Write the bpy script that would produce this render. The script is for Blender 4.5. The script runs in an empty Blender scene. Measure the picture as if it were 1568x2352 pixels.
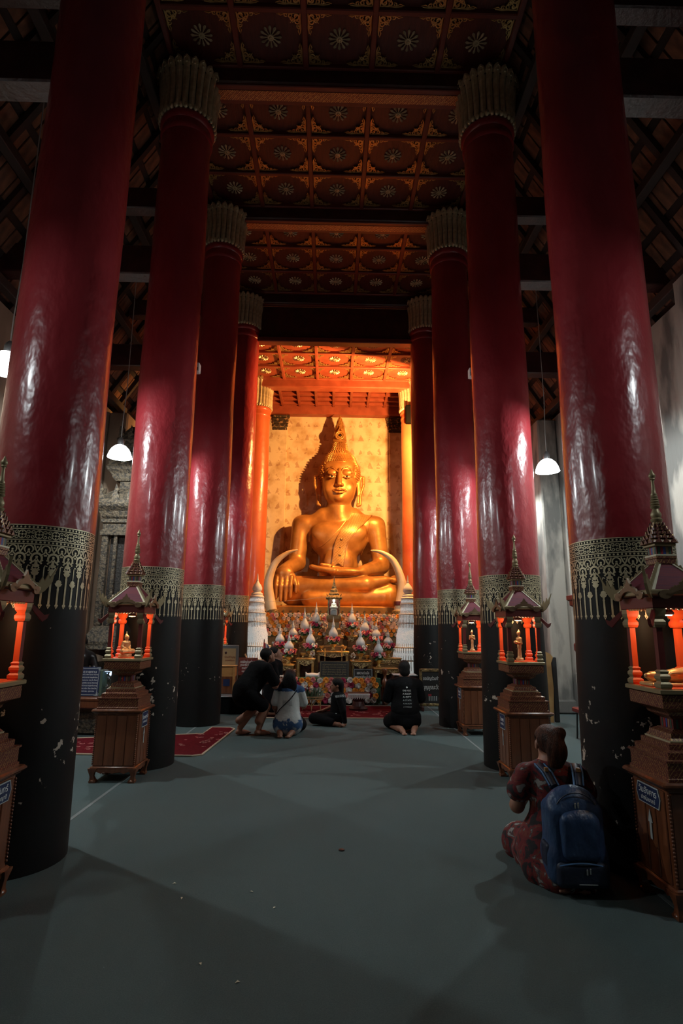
import bpy, math, random
import numpy as np
from math import sin, cos, pi, radians, sqrt, atan2, hypot
from mathutils import Matrix, Vector
random.seed(7)
C = bpy.context.scene.collection
# ------------------------------------------------------------------ camera
cam_d = bpy.data.cameras.new('camera'); cam = bpy.data.objects.new('camera', cam_d); C.objects.link(cam)
bpy.context.scene.camera = cam
PITCH, ROLL, YAW = 0.20293, 0.01024, 0.01740
fw = Vector((sin(YAW)*cos(PITCH), cos(YAW)*cos(PITCH), sin(PITCH)))
rgt = Vector((cos(YAW), -sin(YAW), 0)); upv = rgt.cross(fw)
r2 = rgt*cos(ROLL) + upv*sin(ROLL); u2 = upv*cos(ROLL) - rgt*sin(ROLL)
CAM = Vector((-0.0146, 0, 1.5))
cam.matrix_world = Matrix(((r2.x, u2.x, -fw.x, CAM.x), (r2.y, u2.y, -fw.y, CAM.y), (r2.z, u2.z, -fw.z, CAM.z), (0, 0, 0, 1)))
cam_d.sensor_fit = 'VERTICAL'; cam_d.sensor_height = 36; cam_d.lens = 1294.3/2352*36
cam_d.clip_start = 0.05; cam_d.clip_end = 200
# ------------------------------------------------------------------ world, exposure
w = bpy.data.worlds.new('world'); bpy.context.scene.world = w; w.use_nodes = True
w.node_tree.nodes['Background'].inputs[0].default_value = (0.5, 0.55, 0.62, 1)
w.node_tree.nodes['Background'].inputs[1].default_value = 0.010
vs = bpy.context.scene.view_settings
vs.view_transform = 'Standard'; vs.look = 'None'; vs.exposure = 0.0; vs.gamma = 1; vs.use_curve_mapping = False
LAMP_W = 160.0          # cool pendant lamps of the aisles
FLOOD_W = 2100.0       # warm floodlights aimed at the statue
LAMP_COL = (0.86, 0.97, 1.0); FLOOD_COL = (1.0, 0.46, 0.13)

# ------------------------------------------------------------------ mesh helper
class MB:
    def __init__(s): s.v = []; s.f = []; s.m = []
    def add(s, v, f, mi=0):
        o = len(s.v); s.v += [tuple(p) for p in v]; s.f += [tuple(i+o for i in q) for q in f]; s.m += [mi]*len(f); return s
    def box(s, x0, x1, y0, y1, z0, z1, mi=0):
        return s.add([(x0,y0,z0),(x1,y0,z0),(x1,y1,z0),(x0,y1,z0),(x0,y0,z1),(x1,y0,z1),(x1,y1,z1),(x0,y1,z1)],
            [(0,3,2,1),(4,5,6,7),(0,1,5,4),(1,2,6,5),(2,3,7,6),(3,0,4,7)], mi)
    def cb(s, c, d, mi=0): return s.box(c[0]-d[0]/2, c[0]+d[0]/2, c[1]-d[1]/2, c[1]+d[1]/2, c[2]-d[2]/2, c[2]+d[2]/2, mi)
    def bbox(s, x0, x1, y0, y1, z0, z1, b=.01, mi=0):   # chamfered box, every edge cut
        P = []
        for z, i in ((z0, 1), (z0+b, 0), (z1-b, 0), (z1, 1)):
            q = b if i else 0; e = b
            P.append([(x0+q+e,y0+q,z),(x1-q-e,y0+q,z),(x1-q,y0+q+e,z),(x1-q,y1-q-e,z),(x1-q-e,y1-q,z),(x0+q+e,y1-q,z),(x0+q,y1-q-e,z),(x0+q,y0+q+e,z)])
        return s.loft(P, mi)
    def loft(s, rings, mi=0, cap=True, close=True):
        n = len(rings[0]); v = [p for r in rings for p in r]; f = []
        for i in range(len(rings)-1):
            for j in range(n if close else n-1):
                a = i*n+j; b = i*n+(j+1) % n; f.append((a, b, b+n, a+n))
        if cap: f.append(tuple(reversed(range(n)))); f.append(tuple(range((len(rings)-1)*n, len(rings)*n)))
        return s.add(v, f, mi)
    def lathe(s, prof, seg=24, c=(0,0,0), mi=0, sx=1, sy=1, off=0):
        return s.loft([[(c[0]+r*sx*cos(2*pi*(j+off)/seg), c[1]+r*sy*sin(2*pi*(j+off)/seg), c[2]+z) for j in range(seg)] for r, z in prof], mi)
    def sq(s, prof, c=(0,0,0), mi=0, k=1.0):    # square-plan turned profile of (half width, z)
        return s.loft([[(c[0]-r,c[1]-r*k,c[2]+z),(c[0]+r,c[1]-r*k,c[2]+z),(c[0]+r,c[1]+r*k,c[2]+z),(c[0]-r,c[1]+r*k,c[2]+z)] for r, z in prof], mi)
    def tube(s, pts, r, seg=8, mi=0, cap=True):
        pts = [Vector(p) for p in pts]; n = len(pts); rr = r if isinstance(r, (list, tuple)) else [r]*n
        rings = []; prev = None
        for i, p in enumerate(pts):
            t = (pts[min(i+1, n-1)] - pts[max(i-1, 0)]).normalized()
            if prev is None:
                a = Vector((0,0,1)) if abs(t.z) < .9 else Vector((1,0,0)); u = t.cross(a).normalized()
            else: u = (prev - t*prev.dot(t)).normalized()
            prev = u; q = t.cross(u)
            rings.append([tuple(p + (u*cos(2*pi*j/seg) + q*sin(2*pi*j/seg))*rr[i]) for j in range(seg)])
        return s.loft(rings, mi, cap)
    def ball(s, c, r, seg=10, rings=6, mi=0):
        rx, ry, rz = r if isinstance(r, (list, tuple)) else (r, r, r)
        R = []
        for i in range(rings+1):
            a = -pi/2 + pi*i/rings; k = max(cos(a), .02)
            R.append([(c[0]+rx*k*cos(2*pi*j/seg), c[1]+ry*k*sin(2*pi*j/seg), c[2]+rz*sin(a)) for j in range(seg)])
        return s.loft(R, mi)
    def prism(s, poly, y0, y1, mi=0, plane='xz', c=(0,0,0)):   # polygon extruded across its plane
        n = len(poly)
        def P(a, b, d):
            if plane == 'xz': return (c[0]+a, c[1]+d, c[2]+b)
            if plane == 'yz': return (c[0]+d, c[1]+a, c[2]+b)
            return (c[0]+a, c[1]+b, c[2]+d)
        v = [P(a, b, y0) for a, b in poly] + [P(a, b, y1) for a, b in poly]
        f = [tuple(range(n)), tuple(reversed(range(n, 2*n)))] + [(i, i+n, (i+1) % n+n, (i+1) % n) for i in range(n)]
        return s.add(v, f, mi)
    def xf(s, M): s.v = [tuple(M @ Vector(p)) for p in s.v]; return s
    def mesh(s, name, mats, smooth=35):
        me = bpy.data.meshes.new(name); me.from_pydata(s.v, [], s.f); me.polygons.foreach_set('material_index', s.m)
        for m in (mats if isinstance(mats, (list, tuple)) else [mats]): me.materials.append(m)
        if smooth:
            me.shade_smooth(); me.set_sharp_from_angle(angle=radians(smooth))
        me.update(); return me
    def build(s, name, mats, parent=None, smooth=35, loc=None):
        o = bpy.data.objects.new(name, s.mesh(name, mats, smooth)); C.objects.link(o)
        if parent: o.parent = parent
        if loc: o.location = loc
        return o
def T(x=0, y=0, z=0, rz=0, rx=0, ry=0, s=1):
    return Matrix.Translation((x, y, z)) @ Matrix.Rotation(rz, 4, 'Z') @ Matrix.Rotation(ry, 4, 'Y') @ Matrix.Rotation(rx, 4, 'X') @ Matrix.Scale(s, 4)
def inst(name, me, parent=None, loc=(0,0,0), rot=(0,0,0), sc=(1,1,1)):
    o = bpy.data.objects.new(name, me); C.objects.link(o); o.location = loc; o.rotation_euler = rot
    o.scale = sc if isinstance(sc, (list, tuple)) else (sc, sc, sc)
    if parent: o.parent = parent
    return o
def tag(o, label, cat, group=None):
    o['label'] = label; o['category'] = cat
    if group: o['group'] = group
    return o
def thing(name, label, cat, loc=(0,0,0), rz=0, group=None):
    o = bpy.data.objects.new(name, None); C.objects.link(o); o.location = loc; o.rotation_euler = (0,0,rz); o.empty_display_size = .1
    return tag(o, label, cat, group)
def struct(name, loc=(0,0,0)):
    o = bpy.data.objects.new(name, None); C.objects.link(o); o.location = loc; o['kind'] = 'structure'; o.empty_display_size = .1; return o
def copy_tree(o, parent=None):
    c = o.copy(); C.objects.link(c); c.parent = parent
    for ch in o.children: copy_tree(ch, c)
    return c

# ------------------------------------------------------------------ materials (procedural)
def mat(name, col, rough=.6, metal=0, col2=None, scale=8, bump=0, bscale=30, stretch=(1,1,1), emit=None, es=1, coat=0, detail=4, spec=.5, mixlo=.35, mixhi=.65):
    m = bpy.data.materials.new(name); m.use_nodes = True; nt = m.node_tree; N = nt.nodes; L = nt.links
    b = N['Principled BSDF']; b.inputs['Base Color'].default_value = (*col, 1); b.inputs['Roughness'].default_value = rough; b.inputs['Metallic'].default_value = metal
    b.inputs['Specular IOR Level'].default_value = spec
    if coat: b.inputs['Coat Weight'].default_value = coat; b.inputs['Coat Roughness'].default_value = .12
    if emit: b.inputs['Emission Color'].default_value = (*emit, 1); b.inputs['Emission Strength'].default_value = es
    if col2 or bump:
        tc = N.new('ShaderNodeTexCoord'); mp = N.new('ShaderNodeMapping'); mp.inputs['Scale'].default_value = stretch; L.new(tc.outputs['Object'], mp.inputs[0])
    if col2:
        n = N.new('ShaderNodeTexNoise'); n.inputs['Scale'].default_value = scale; n.inputs['Detail'].default_value = detail; L.new(mp.outputs[0], n.inputs[0])
        r = N.new('ShaderNodeMapRange'); r.inputs[1].default_value = mixlo; r.inputs[2].default_value = mixhi; L.new(n.outputs[0], r.inputs[0])
        x = N.new('ShaderNodeMix'); x.data_type = 'RGBA'; x.inputs[6].default_value = (*col, 1); x.inputs[7].default_value = (*col2, 1)
        L.new(r.outputs[0], x.inputs[0]); L.new(x.outputs[2], b.inputs['Base Color'])
    if bump:
        n2 = N.new('ShaderNodeTexNoise'); n2.inputs['Scale'].default_value = bscale; n2.inputs['Detail'].default_value = 3; L.new(mp.outputs[0], n2.inputs[0])
        bp = N.new('ShaderNodeBump'); bp.inputs['Strength'].default_value = bump; bp.inputs['Distance'].default_value = .02; L.new(n2.outputs[0], bp.inputs['Height']); L.new(bp.outputs[0], b.inputs['Normal'])
    return m
def nd(m): return m.node_tree.nodes, m.node_tree.links, m.node_tree.nodes['Principled BSDF']
def mth(N, L, op, a, b=None):
    n = N.new('ShaderNodeMath'); n.operation = op
    for i, x in ((0, a), (1, b)):
        if x is None: continue
        if isinstance(x, (int, float)): n.inputs[i].default_value = x
        else: L.new(x, n.inputs[i])
    return n.outputs[0]
def lai(name, base, gold, fu=60, fv=60, thr=.25, rough=.45, metal=.5):
    """gold stencilled trellis of small leaves and rosettes on a dark ground"""
    m = mat(name, base, rough); N, L, b = nd(m)
    tc = N.new('ShaderNodeTexCoord'); sp = N.new('ShaderNodeSeparateXYZ'); L.new(tc.outputs['Object'], sp.inputs[0])
    u = mth(N, L, 'ADD', sp.outputs[0], sp.outputs[1]); v = sp.outputs[2]
    n = N.new('ShaderNodeTexNoise'); n.inputs['Scale'].default_value = 70; n.inputs['Detail'].default_value = 2; L.new(tc.outputs['Object'], n.inputs[0])
    j = mth(N, L, 'MULTIPLY', mth(N, L, 'SUBTRACT', n.outputs[0], .5), 1.15)
    du = mth(N, L, 'ABSOLUTE', mth(N, L, 'SUBTRACT', mth(N, L, 'FRACT', mth(N, L, 'ADD', mth(N, L, 'MULTIPLY', u, fu/3.1), j)), .5))
    dv = mth(N, L, 'ABSOLUTE', mth(N, L, 'SUBTRACT', mth(N, L, 'FRACT', mth(N, L, 'ADD', mth(N, L, 'MULTIPLY', v, fv/3.1), j)), .5))
    d = mth(N, L, 'ADD', du, dv); e = mth(N, L, 'MULTIPLY', du, dv)
    ring = mth(N, L, 'LESS_THAN', mth(N, L, 'ABSOLUTE', mth(N, L, 'SUBTRACT', d, .52)), thr*.13)
    dot_ = mth(N, L, 'LESS_THAN', d, .15); leaf_ = mth(N, L, 'GREATER_THAN', e, .19)
    k = mth(N, L, 'MAXIMUM', mth(N, L, 'MAXIMUM', ring, dot_), leaf_)
    x = N.new('ShaderNodeMix'); x.data_type = 'RGBA'; x.inputs[6].default_value = (*base, 1); x.inputs[7].default_value = (*gold, 1)
    L.new(k, x.inputs[0]); L.new(x.outputs[2], b.inputs['Base Color']); L.new(mth(N, L, 'MULTIPLY', k, metal), b.inputs['Metallic'])
    return m
M = {}
M['red'] = mat('red_lacquer', (.30,.028,.034), .30, col2=(.22,.014,.020), scale=1.6, bump=.9, bscale=7, stretch=(1,1,.6), coat=.35)
M['lacquer_lit'] = mat('lit_red_lacquer', (.50,.115,.040), .34, col2=(.42,.08,.03), scale=1.6, bump=.3, bscale=8, coat=.2)  # the red lacquer again, with the orange light on it put into the colour
M['black'] = mat('black_lacquer', (.006,.0055,.0055), .55, spec=.22)
def flake():   # worn black lacquer with pale flaked spots
    m = M['black']; N, L, b = nd(m); tc = N.new('ShaderNodeTexCoord')
    g = N.new('ShaderNodeNewGeometry')
    n = N.new('ShaderNodeTexNoise'); n.inputs['Scale'].default_value = 11; n.inputs['Detail'].default_value = 6; n.inputs['Roughness'].default_value = .62; L.new(g.outputs['Position'], n.inputs[0])
    n2 = N.new('ShaderNodeTexNoise'); n2.inputs['Scale'].default_value = 1.7; L.new(g.outputs['Position'], n2.inputs[0])
    s = N.new('ShaderNodeSeparateXYZ'); L.new(g.outputs['Position'], s.inputs[0])
    hz = mth(N, L, 'ABSOLUTE', mth(N, L, 'SUBTRACT', s.outputs[2], .72))
    t = mth(N, L, 'SUBTRACT', mth(N, L, 'ADD', n.outputs[0], mth(N, L, 'MULTIPLY', n2.outputs[0], .42)), mth(N, L, 'MULTIPLY', hz, .17))
    k = mth(N, L, 'GREATER_THAN', t, .835)
    x = N.new('ShaderNodeMix'); x.data_type = 'RGBA'; x.inputs[6].default_value = (.006,.0055,.0055,1); x.inputs[7].default_value = (.50,.42,.34,1)
    L.new(k, x.inputs[0]); L.new(x.outputs[2], b.inputs['Base Color'])
flake()
M['gold_leaf'] = mat('pale_gold_leaf', (.66,.58,.38), .40, .40, (.46,.39,.24), 14)
M['gold'] = mat('gilded_wood', (.62,.43,.17), .36, .7, (.42,.26,.09), 12, bump=.3, bscale=60)
M['gold_dark'] = mat('aged_gilding', (.36,.25,.10), .42, .6, (.09,.05,.025), 22, bump=.5, bscale=70)
M['statue'] = mat('statue_gold', (.56,.28,.075), .40, .45, (.33,.145,.035), 2.6, bump=.12, bscale=14, detail=8)
M['silver'] = mat('silver', (.7,.7,.68), .3, .9)
M['carpet'] = mat('green_grey_carpet', (.095,.126,.123), .95, col2=(.077,.104,.102), scale=160, bump=.35, bscale=420, spec=.12, detail=8)
M['seam'] = mat('carpet_tape', (.17,.19,.19), .8)
M['rug'] = mat('crimson_rug', (.105,.004,.008), .95, col2=(.075,.002,.006), scale=30, spec=.1)
M['rug_trim'] = mat('rug_binding', (.50,.38,.26), .9)
M['plaster'] = mat('stained_plaster', (.37,.335,.285), .9, col2=(.14,.132,.118), scale=2.4, bump=.3, bscale=18, stretch=(1,1,.3), detail=12, mixlo=.46, mixhi=.57)
M['plaster_warm'] = mat('brown_stained_plaster', (.30,.215,.15), .9, col2=(.13,.085,.055), scale=1.8, bump=.25, bscale=18, stretch=(1,1,.35), detail=9, mixlo=.38, mixhi=.7)
M['red_lit'] = mat('lit_red_paint', (.34,.075,.035), .5, col2=(.25,.05,.022), scale=4)  # ceiling red brightened for the altar bay: its light is in the colour
M['wood_dark'] = mat('dark_red_beam', (.060,.016,.013), .38, col2=(.032,.010,.009), scale=5, bump=.35, bscale=22)
M['rafter'] = mat('rafter_timber', (.030,.018,.014), .7)
M['tile'] = mat('clay_roof_tile', (.26,.115,.06), .85, col2=(.12,.055,.032), scale=7)
M['ceil'] = mat('maroon_ceiling_board', (.100,.018,.012), .48, col2=(.065,.011,.008), scale=3, bump=.2, bscale=12, stretch=(6,1,1))
M['ceil_rib'] = mat('maroon_ceiling_rib', (.13,.024,.016), .42)
M['beam_gold'] = lai('gold_stencilled_red_band', (.20,.028,.015), (.80,.46,.16), 50, 50, .6, .5, .15)
M['teak'] = mat('varnished_teak', (.20,.066,.026), .33, col2=(.115,.034,.014), scale=3.2, stretch=(9,9,.7), coat=.3, detail=6)
M['maroon'] = mat('maroon_paint', (.13,.016,.014), .4)
M['lai_red'] = lai('gold_stencil_on_maroon', (.10,.013,.011), (.36,.22,.085), 64, 54, .42)
M['orange'] = mat('vermilion_paint', (.80,.10,.022), .5)
M['olive_gold'] = mat('dull_gold_paint', (.30,.235,.125), .42, .35)
M['brown_gold'] = mat('bronze_brown_paint', (.17,.105,.055), .45, .3)
M['cream'] = mat('cream_paint', (.72,.66,.48), .5)
M['roof_paint'] = mat('plum_roof_panel', (.15,.018,.025), .68, spec=.3, col2=(.09,.013,.03), scale=6, stretch=(1,1,14))
M['blue_sign'] = mat('navy_sign', (.018,.030,.085), .4)
M['white'] = mat('white_paint', (.80,.80,.77), .5)
M['white_dim'] = mat('grey_white', (.42,.45,.44), .6)
M['black_flat'] = mat('black_board', (.012,.012,.012), .5)
M['jet'] = mat('jet_black_plastic', (.0022,.0022,.0022), .8, spec=.04)
M['urn_white'] = mat('grey_white_glaze', (.56,.56,.54), .4)
M['ivory'] = mat('ivory', (.78,.60,.36), .35, col2=(.66,.44,.22), scale=3)
M['lamp_glow'] = mat('glowing_lamp_shade', (.9,.9,.9), .5, emit=(.93,.98,1), es=5)
M['bulb'] = mat('warm_bulb', (1,.8,.5), .5, emit=(1,.62,.26), es=25)
M['steel'] = mat('grey_metal', (.25,.25,.25), .4, .7)
M['wire'] = mat('pale_wire', (.30,.30,.28), .6)
M['skin'] = mat('skin', (.36,.17,.105), .55, col2=(.30,.135,.085), scale=14)
M['hair'] = mat('black_hair', (.007,.006,.006), .6, spec=.2, bump=.5, bscale=60, stretch=(3,3,.4))
M['hair_brown'] = mat('brown_hair', (.090,.028,.013), .55, spec=.25, col2=(.020,.009,.006), scale=16, bump=.6, bscale=70, stretch=(3,3,.4))
M['cloth_black'] = mat('black_cotton', (.006,.006,.0068), .95, spec=.12, bump=.4, bscale=16)
M['leaf'] = mat('green_leaf', (.035,.10,.045), .6)
M['leaf_pale'] = mat('pale_green_leaf', (.15,.20,.13), .6)
M['rattan'] = mat('rattan', (.32,.19,.08), .55)
M['glass'] = mat('cloudy_glass', (.75,.85,.9), .08); nd(M['glass'])[2].inputs['Transmission Weight'].default_value = 1.0; nd(M['glass'])[2].inputs['IOR'].default_value = 1.08; nd(M['glass'])[2].inputs['Roughness'].default_value = .02
FCOL = dict(orange=((.85,.33,.05),(.95,.52,.10)), peach=((.88,.62,.46),(.94,.78,.64)), pink=((.70,.20,.20),(.82,.40,.34)), rose=((.40,.03,.09),(.56,.09,.18)), white=((.70,.70,.66),(.80,.80,.74)))
for k, (a, b_) in FCOL.items(): M['fl_'+k] = mat('petals_'+k, a, .7, col2=b_, scale=40)

# ------------------------------------------------------------------ soft bodies: blended solids meshed on a grid
def rot3(rx=0, ry=0, rz=0): return np.array((Matrix.Rotation(rz, 3, 'Z') @ Matrix.Rotation(ry, 3, 'Y') @ Matrix.Rotation(rx, 3, 'X')))
def soft(prims, h=.01):
    """prims: ('c',a,b,r1,r2,k) tapered limb, ('e',centre,radii,k[,rot]) ellipsoid, ('b',centre,half,round,k[,rot]) box; k<0 carves"""
    lo = np.full(3, 1e9); hi = np.full(3, -1e9); ext = []
    for p in prims:
        if p[0] == 'c':
            A = np.array([p[1], p[2]], float); r = max(p[3], p[4]); a, b = A.min(0)-r, A.max(0)+r; k = p[5]
        else:
            c = np.array(p[1], float); q = np.array(p[2], float); k = p[3] if p[0] == 'e' else p[4]
            R = p[-1] if isinstance(p[-1], np.ndarray) else None
            e = q if R is None else np.abs(R) @ q
            if p[0] == 'b': e = e + p[3]
            a, b = c-e, c+e
        ext.append((a, b, abs(k)))
        if k >= 0: lo = np.minimum(lo, a); hi = np.maximum(hi, b)
    lo -= 3*h; hi += 3*h
    n = np.ceil((hi-lo)/h).astype(int)+1; F = np.full(n, 10.0, np.float32)
    ax = [lo[i]+h*np.arange(n[i]) for i in range(3)]
    for p, (a, b, k) in zip(prims, ext):
        m = k+4*h
        s = [slice(max(0, int((a[i]-m-lo[i])/h)), min(n[i], int((b[i]+m-lo[i])/h)+2)) for i in range(3)]
        X = ax[0][s[0]][:, None, None]; Y = ax[1][s[1]][None, :, None]; Z = ax[2][s[2]][None, None, :]
        if X.size*Y.size*Z.size == 0: continue
        if p[0] == 'c':
            A, B = np.array(p[1], float), np.array(p[2], float); d = B-A; dd = d@d+1e-12
            t = np.clip(((X-A[0])*d[0]+(Y-A[1])*d[1]+(Z-A[2])*d[2])/dd, 0, 1)
            D = np.sqrt((X-A[0]-t*d[0])**2+(Y-A[1]-t*d[1])**2+(Z-A[2]-t*d[2])**2)-(p[3]+(p[4]-p[3])*t); kk = p[5]
        else:
            c = p[1]; q = p[2]; R = p[-1] if isinstance(p[-1], np.ndarray) else np.eye(3)
            x, y, z = X-c[0], Y-c[1], Z-c[2]
            x, y, z = (R[0,0]*x+R[1,0]*y+R[2,0]*z, R[0,1]*x+R[1,1]*y+R[2,1]*z, R[0,2]*x+R[1,2]*y+R[2,2]*z)
            if p[0] == 'e':
                k0 = np.sqrt((x/q[0])**2+(y/q[1])**2+(z/q[2])**2); k1 = np.sqrt((x/q[0]**2)**2+(y/q[1]**2)**2+(z/q[2]**2)**2)
                D = k0*(k0-1)/np.maximum(k1, 1e-6); kk = p[3]
            else:
                ex, ey, ez = np.abs(x)-q[0], np.abs(y)-q[1], np.abs(z)-q[2]
                D = np.sqrt(np.maximum(ex,0)**2+np.maximum(ey,0)**2+np.maximum(ez,0)**2)+np.minimum(np.maximum(np.maximum(ex,ey),ez),0)-p[3]; kk = p[4]
        G = F[s[0], s[1], s[2]]
        if kk < 0:
            hh = np.maximum(-kk-np.abs(G+D), 0)/-kk; F[s[0], s[1], s[2]] = np.maximum(G, -D)+hh*hh*-kk/4
        else:
            kk = max(kk, 1e-5); hh = np.maximum(kk-np.abs(G-D), 0)/kk; F[s[0], s[1], s[2]] = np.minimum(G, D)-hh*hh*kk/4
    S = F < 0; cnt = np.zeros(n-1, np.int8); cor = [(i, j, k) for i in (0,1) for j in (0,1) for k in (0,1)]
    sub = lambda A, c: A[c[0]:n[0]-1+c[0], c[1]:n[1]-1+c[1], c[2]:n[2]-1+c[2]]
    for c in cor: cnt += sub(S, c)
    mix = (cnt > 0) & (cnt < 8); I = np.argwhere(mix); idx = np.full(n-1, -1, np.int64); idx[mix] = np.arange(len(I))
    acc = np.zeros((len(I), 3)); num = np.zeros(len(I))
    for c in cor:
        for a in range(3):
            if c[a]: continue
            d = list(c); d[a] = 1
            f0 = F[I[:,0]+c[0], I[:,1]+c[1], I[:,2]+c[2]]; f1 = F[I[:,0]+d[0], I[:,1]+d[1], I[:,2]+d[2]]
            g = (f0 < 0) != (f1 < 0); t = np.where(g, f0/np.where(g, f0-f1, 1), 0)
            P = np.repeat(np.array(c, float)[None], len(I), 0); P[:, a] += t
            acc[g] += P[g]; num[g] += 1
    V = lo + h*(I + acc/num[:, None]); faces = []
    for a in range(3):
        b, c = (a+1) % 3, (a+2) % 3
        s0 = [slice(None)]*3; s1 = [slice(None)]*3; s0[a] = slice(0, -1); s1[a] = slice(1, None)
        E = np.argwhere(S[tuple(s0)] != S[tuple(s1)]); E = E[(E[:, b] > 0) & (E[:, c] > 0) & (E[:, b] < n[b]-1) & (E[:, c] < n[c]-1)]
        def cell(db, dc):
            q = E.copy(); q[:, b] += db; q[:, c] += dc; return idx[q[:,0], q[:,1], q[:,2]]
        Q = np.stack([cell(-1,-1), cell(0,-1), cell(0,0), cell(-1,0)], 1)
        neg = ~S[E[:,0], E[:,1], E[:,2]]; Q[neg] = Q[neg][:, ::-1]; faces.append(Q)
    return V, np.concatenate(faces)
def soft_obj(name, prims, h, m, parent=None, loc=None, rz=0, sc=1):
    V, Fc = soft(prims, h); me = bpy.data.meshes.new(name)
    me.vertices.add(len(V)); me.vertices.foreach_set('co', V.astype(np.float32).ravel())
    me.loops.add(Fc.size); me.loops.foreach_set('vertex_index', Fc.astype(np.int32).ravel())
    me.polygons.add(len(Fc)); me.polygons.foreach_set('loop_start', np.arange(0, Fc.size, 4, dtype=np.int32))
    me.update(calc_edges=True); me.validate(); me.materials.append(m); me.shade_smooth()
    o = bpy.data.objects.new(name, me); C.objects.link(o)
    if parent: o.parent = parent
    if loc: o.location = loc
    o.rotation_euler = (0, 0, rz); o.scale = (sc,)*3
    return o
def text(body, size, m, parent, loc, rot=(pi/2,0,0), name='lettering', align='CENTER', ext=.0015, width=None):
    cu = bpy.data.curves.new('tmp', 'FONT'); cu.body = body; cu.size = size; cu.align_x = align; cu.align_y = 'CENTER'; cu.extrude = ext; cu.resolution_u = 3
    t = bpy.data.objects.new('tmp', cu); C.objects.link(t); dg = bpy.context.evaluated_depsgraph_get()
    me = bpy.data.meshes.new_from_object(t.evaluated_get(dg)); bpy.data.objects.remove(t); bpy.data.curves.remove(cu)
    me.materials.clear(); me.materials.append(m); me.name = name
    o = inst(name, me, parent, loc, rot)
    if width and len(me.vertices):
        xs = [v.co.x for v in me.vertices]; s = width/max(max(xs)-min(xs), 1e-4); o.scale = (s, 1, 1)
    return o
# ================================================================== the setting
ROW = [4.10, 6.75, 9.45, 12.26, 15.05]; CW = 2.124
fl = struct('floor'); MB().box(-5, 5, -4, 18, -.2, 0).build('carpet', M['carpet'], fl, 0)
MB().box(-2.055, -2.025, -.5, 12, 0, .003).build('seam_tape', M['seam'], fl, 0)
MB().box(1.905, 1.93, -.5, 12, 0, .003).build('seam_tape', M['seam'], fl, 0)
for sd, nm in ((-1, 'wall_left'), (1, 'wall_right')):
    wl = struct(nm); a, b = sorted((sd*4.5, sd*4.9))
    MB().box(a, b, -4, 18, 0, 5.75).build('wall_face', M['plaster'] if sd > 0 else M['plaster_warm'], wl, 0)
    for y in (2.6, 5.4, 8.0, 10.75, 13.6):
        if (sd, y) in ((1, 8.0), (-1, 8.0)): continue
        a, b = sorted((sd*4.5, sd*4.12)); m = MB(); m.bbox(a, b, y, y+.75, 0, 5.7, .03); m.bbox(a-.03, b+.03, y-.04, y+.79, 0, .25, .03)
        m.build('pilaster', M['plaster'] if sd > 0 else M['plaster_warm'], wl)
wb = struct('wall_back')
def back_wall_mat():
    m = mat('mural_plaster', (.72,.58,.38), .85, col2=(.46,.30,.14), scale=2.6, bump=.15, bscale=20, detail=12, mixlo=.42, mixhi=.70); N, L, b = nd(m)
    g = N.new('ShaderNodeNewGeometry'); sp = N.new('ShaderNodeSeparateXYZ'); L.new(g.outputs['Position'], sp.inputs[0])
    n0 = N.new('ShaderNodeTexNoise'); n0.inputs['Scale'].default_value = 2.5; L.new(g.outputs['Position'], n0.inputs[0])
    # rows of small seated figures painted in rust on the plaster
    fx = mth(N, L, 'SUBTRACT', mth(N, L, 'FRACT', mth(N, L, 'MULTIPLY', mth(N, L, 'ADD', sp.outputs[0], mth(N, L, 'MULTIPLY', n0.outputs[0], .25)), 3.4)), .5)
    fz = mth(N, L, 'SUBTRACT', mth(N, L, 'FRACT', mth(N, L, 'MULTIPLY', sp.outputs[2], 2.15)), .12)
    w_ = mth(N, L, 'MULTIPLY', mth(N, L, 'SUBTRACT', .5, fz), .62)
    ins = mth(N, L, 'LESS_THAN', mth(N, L, 'ABSOLUTE', fx), w_); ins = mth(N, L, 'MULTIPLY', ins, mth(N, L, 'GREATER_THAN', fz, 0))
    n = N.new('ShaderNodeTexNoise'); n.inputs['Scale'].default_value = 9; n.inputs['Detail'].default_value = 5; L.new(g.outputs['Position'], n.inputs[0])
    k = mth(N, L, 'MULTIPLY', ins, mth(N, L, 'MULTIPLY', mth(N, L, 'GREATER_THAN', n.outputs[0], .47), .50))
    old = b.inputs['Base Color'].links[0].from_socket; x = N.new('ShaderNodeMix'); x.data_type = 'RGBA'; x.inputs[7].default_value = (.30,.12,.05,1)
    L.new(old, x.inputs[6]); L.new(k, x.inputs[0]); L.new(x.outputs[2], b.inputs['Base Color']); return m
M['mural'] = back_wall_mat()
MB().box(-5, 5, 17.6, 18, 0, 9.4).build('wall_face', M['mural'], wb, 0)
MB().bbox(-2.6, -1.50, 17.48, 17.6, 0, 8.3, .02).build('pilaster', M['mural'], wb)
MB().bbox(1.82, 2.9, 17.48, 17.6, 0, 8.3, .02).build('pilaster', M['mural'], wb)
M['patch'] = mat('dark_carved_patch', (.035,.022,.014), .8, col2=(.30,.17,.08), scale=16, mixlo=.55, mixhi=.6)
for x0, x1, z0 in ((-1.98, -1.43, 7.80), (1.72, 2.28, 7.76)):
    m = MB()
    for i in range(5): m.bbox(x0+.02*i*(x0 > 0), x1-.02*i*(x0 < 0), 17.38+.018*i, 17.48, z0+.1*(4-i), z0+.1*(4-i)+.09, .01)
    m.build('corner_bracket', M['patch'], wb)
MB().bbox(-2.6, 2.6, 17.3, 17.6, 8.30, 8.62, .02).build('wall_plate', M['red_lit'], wb)

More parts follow.
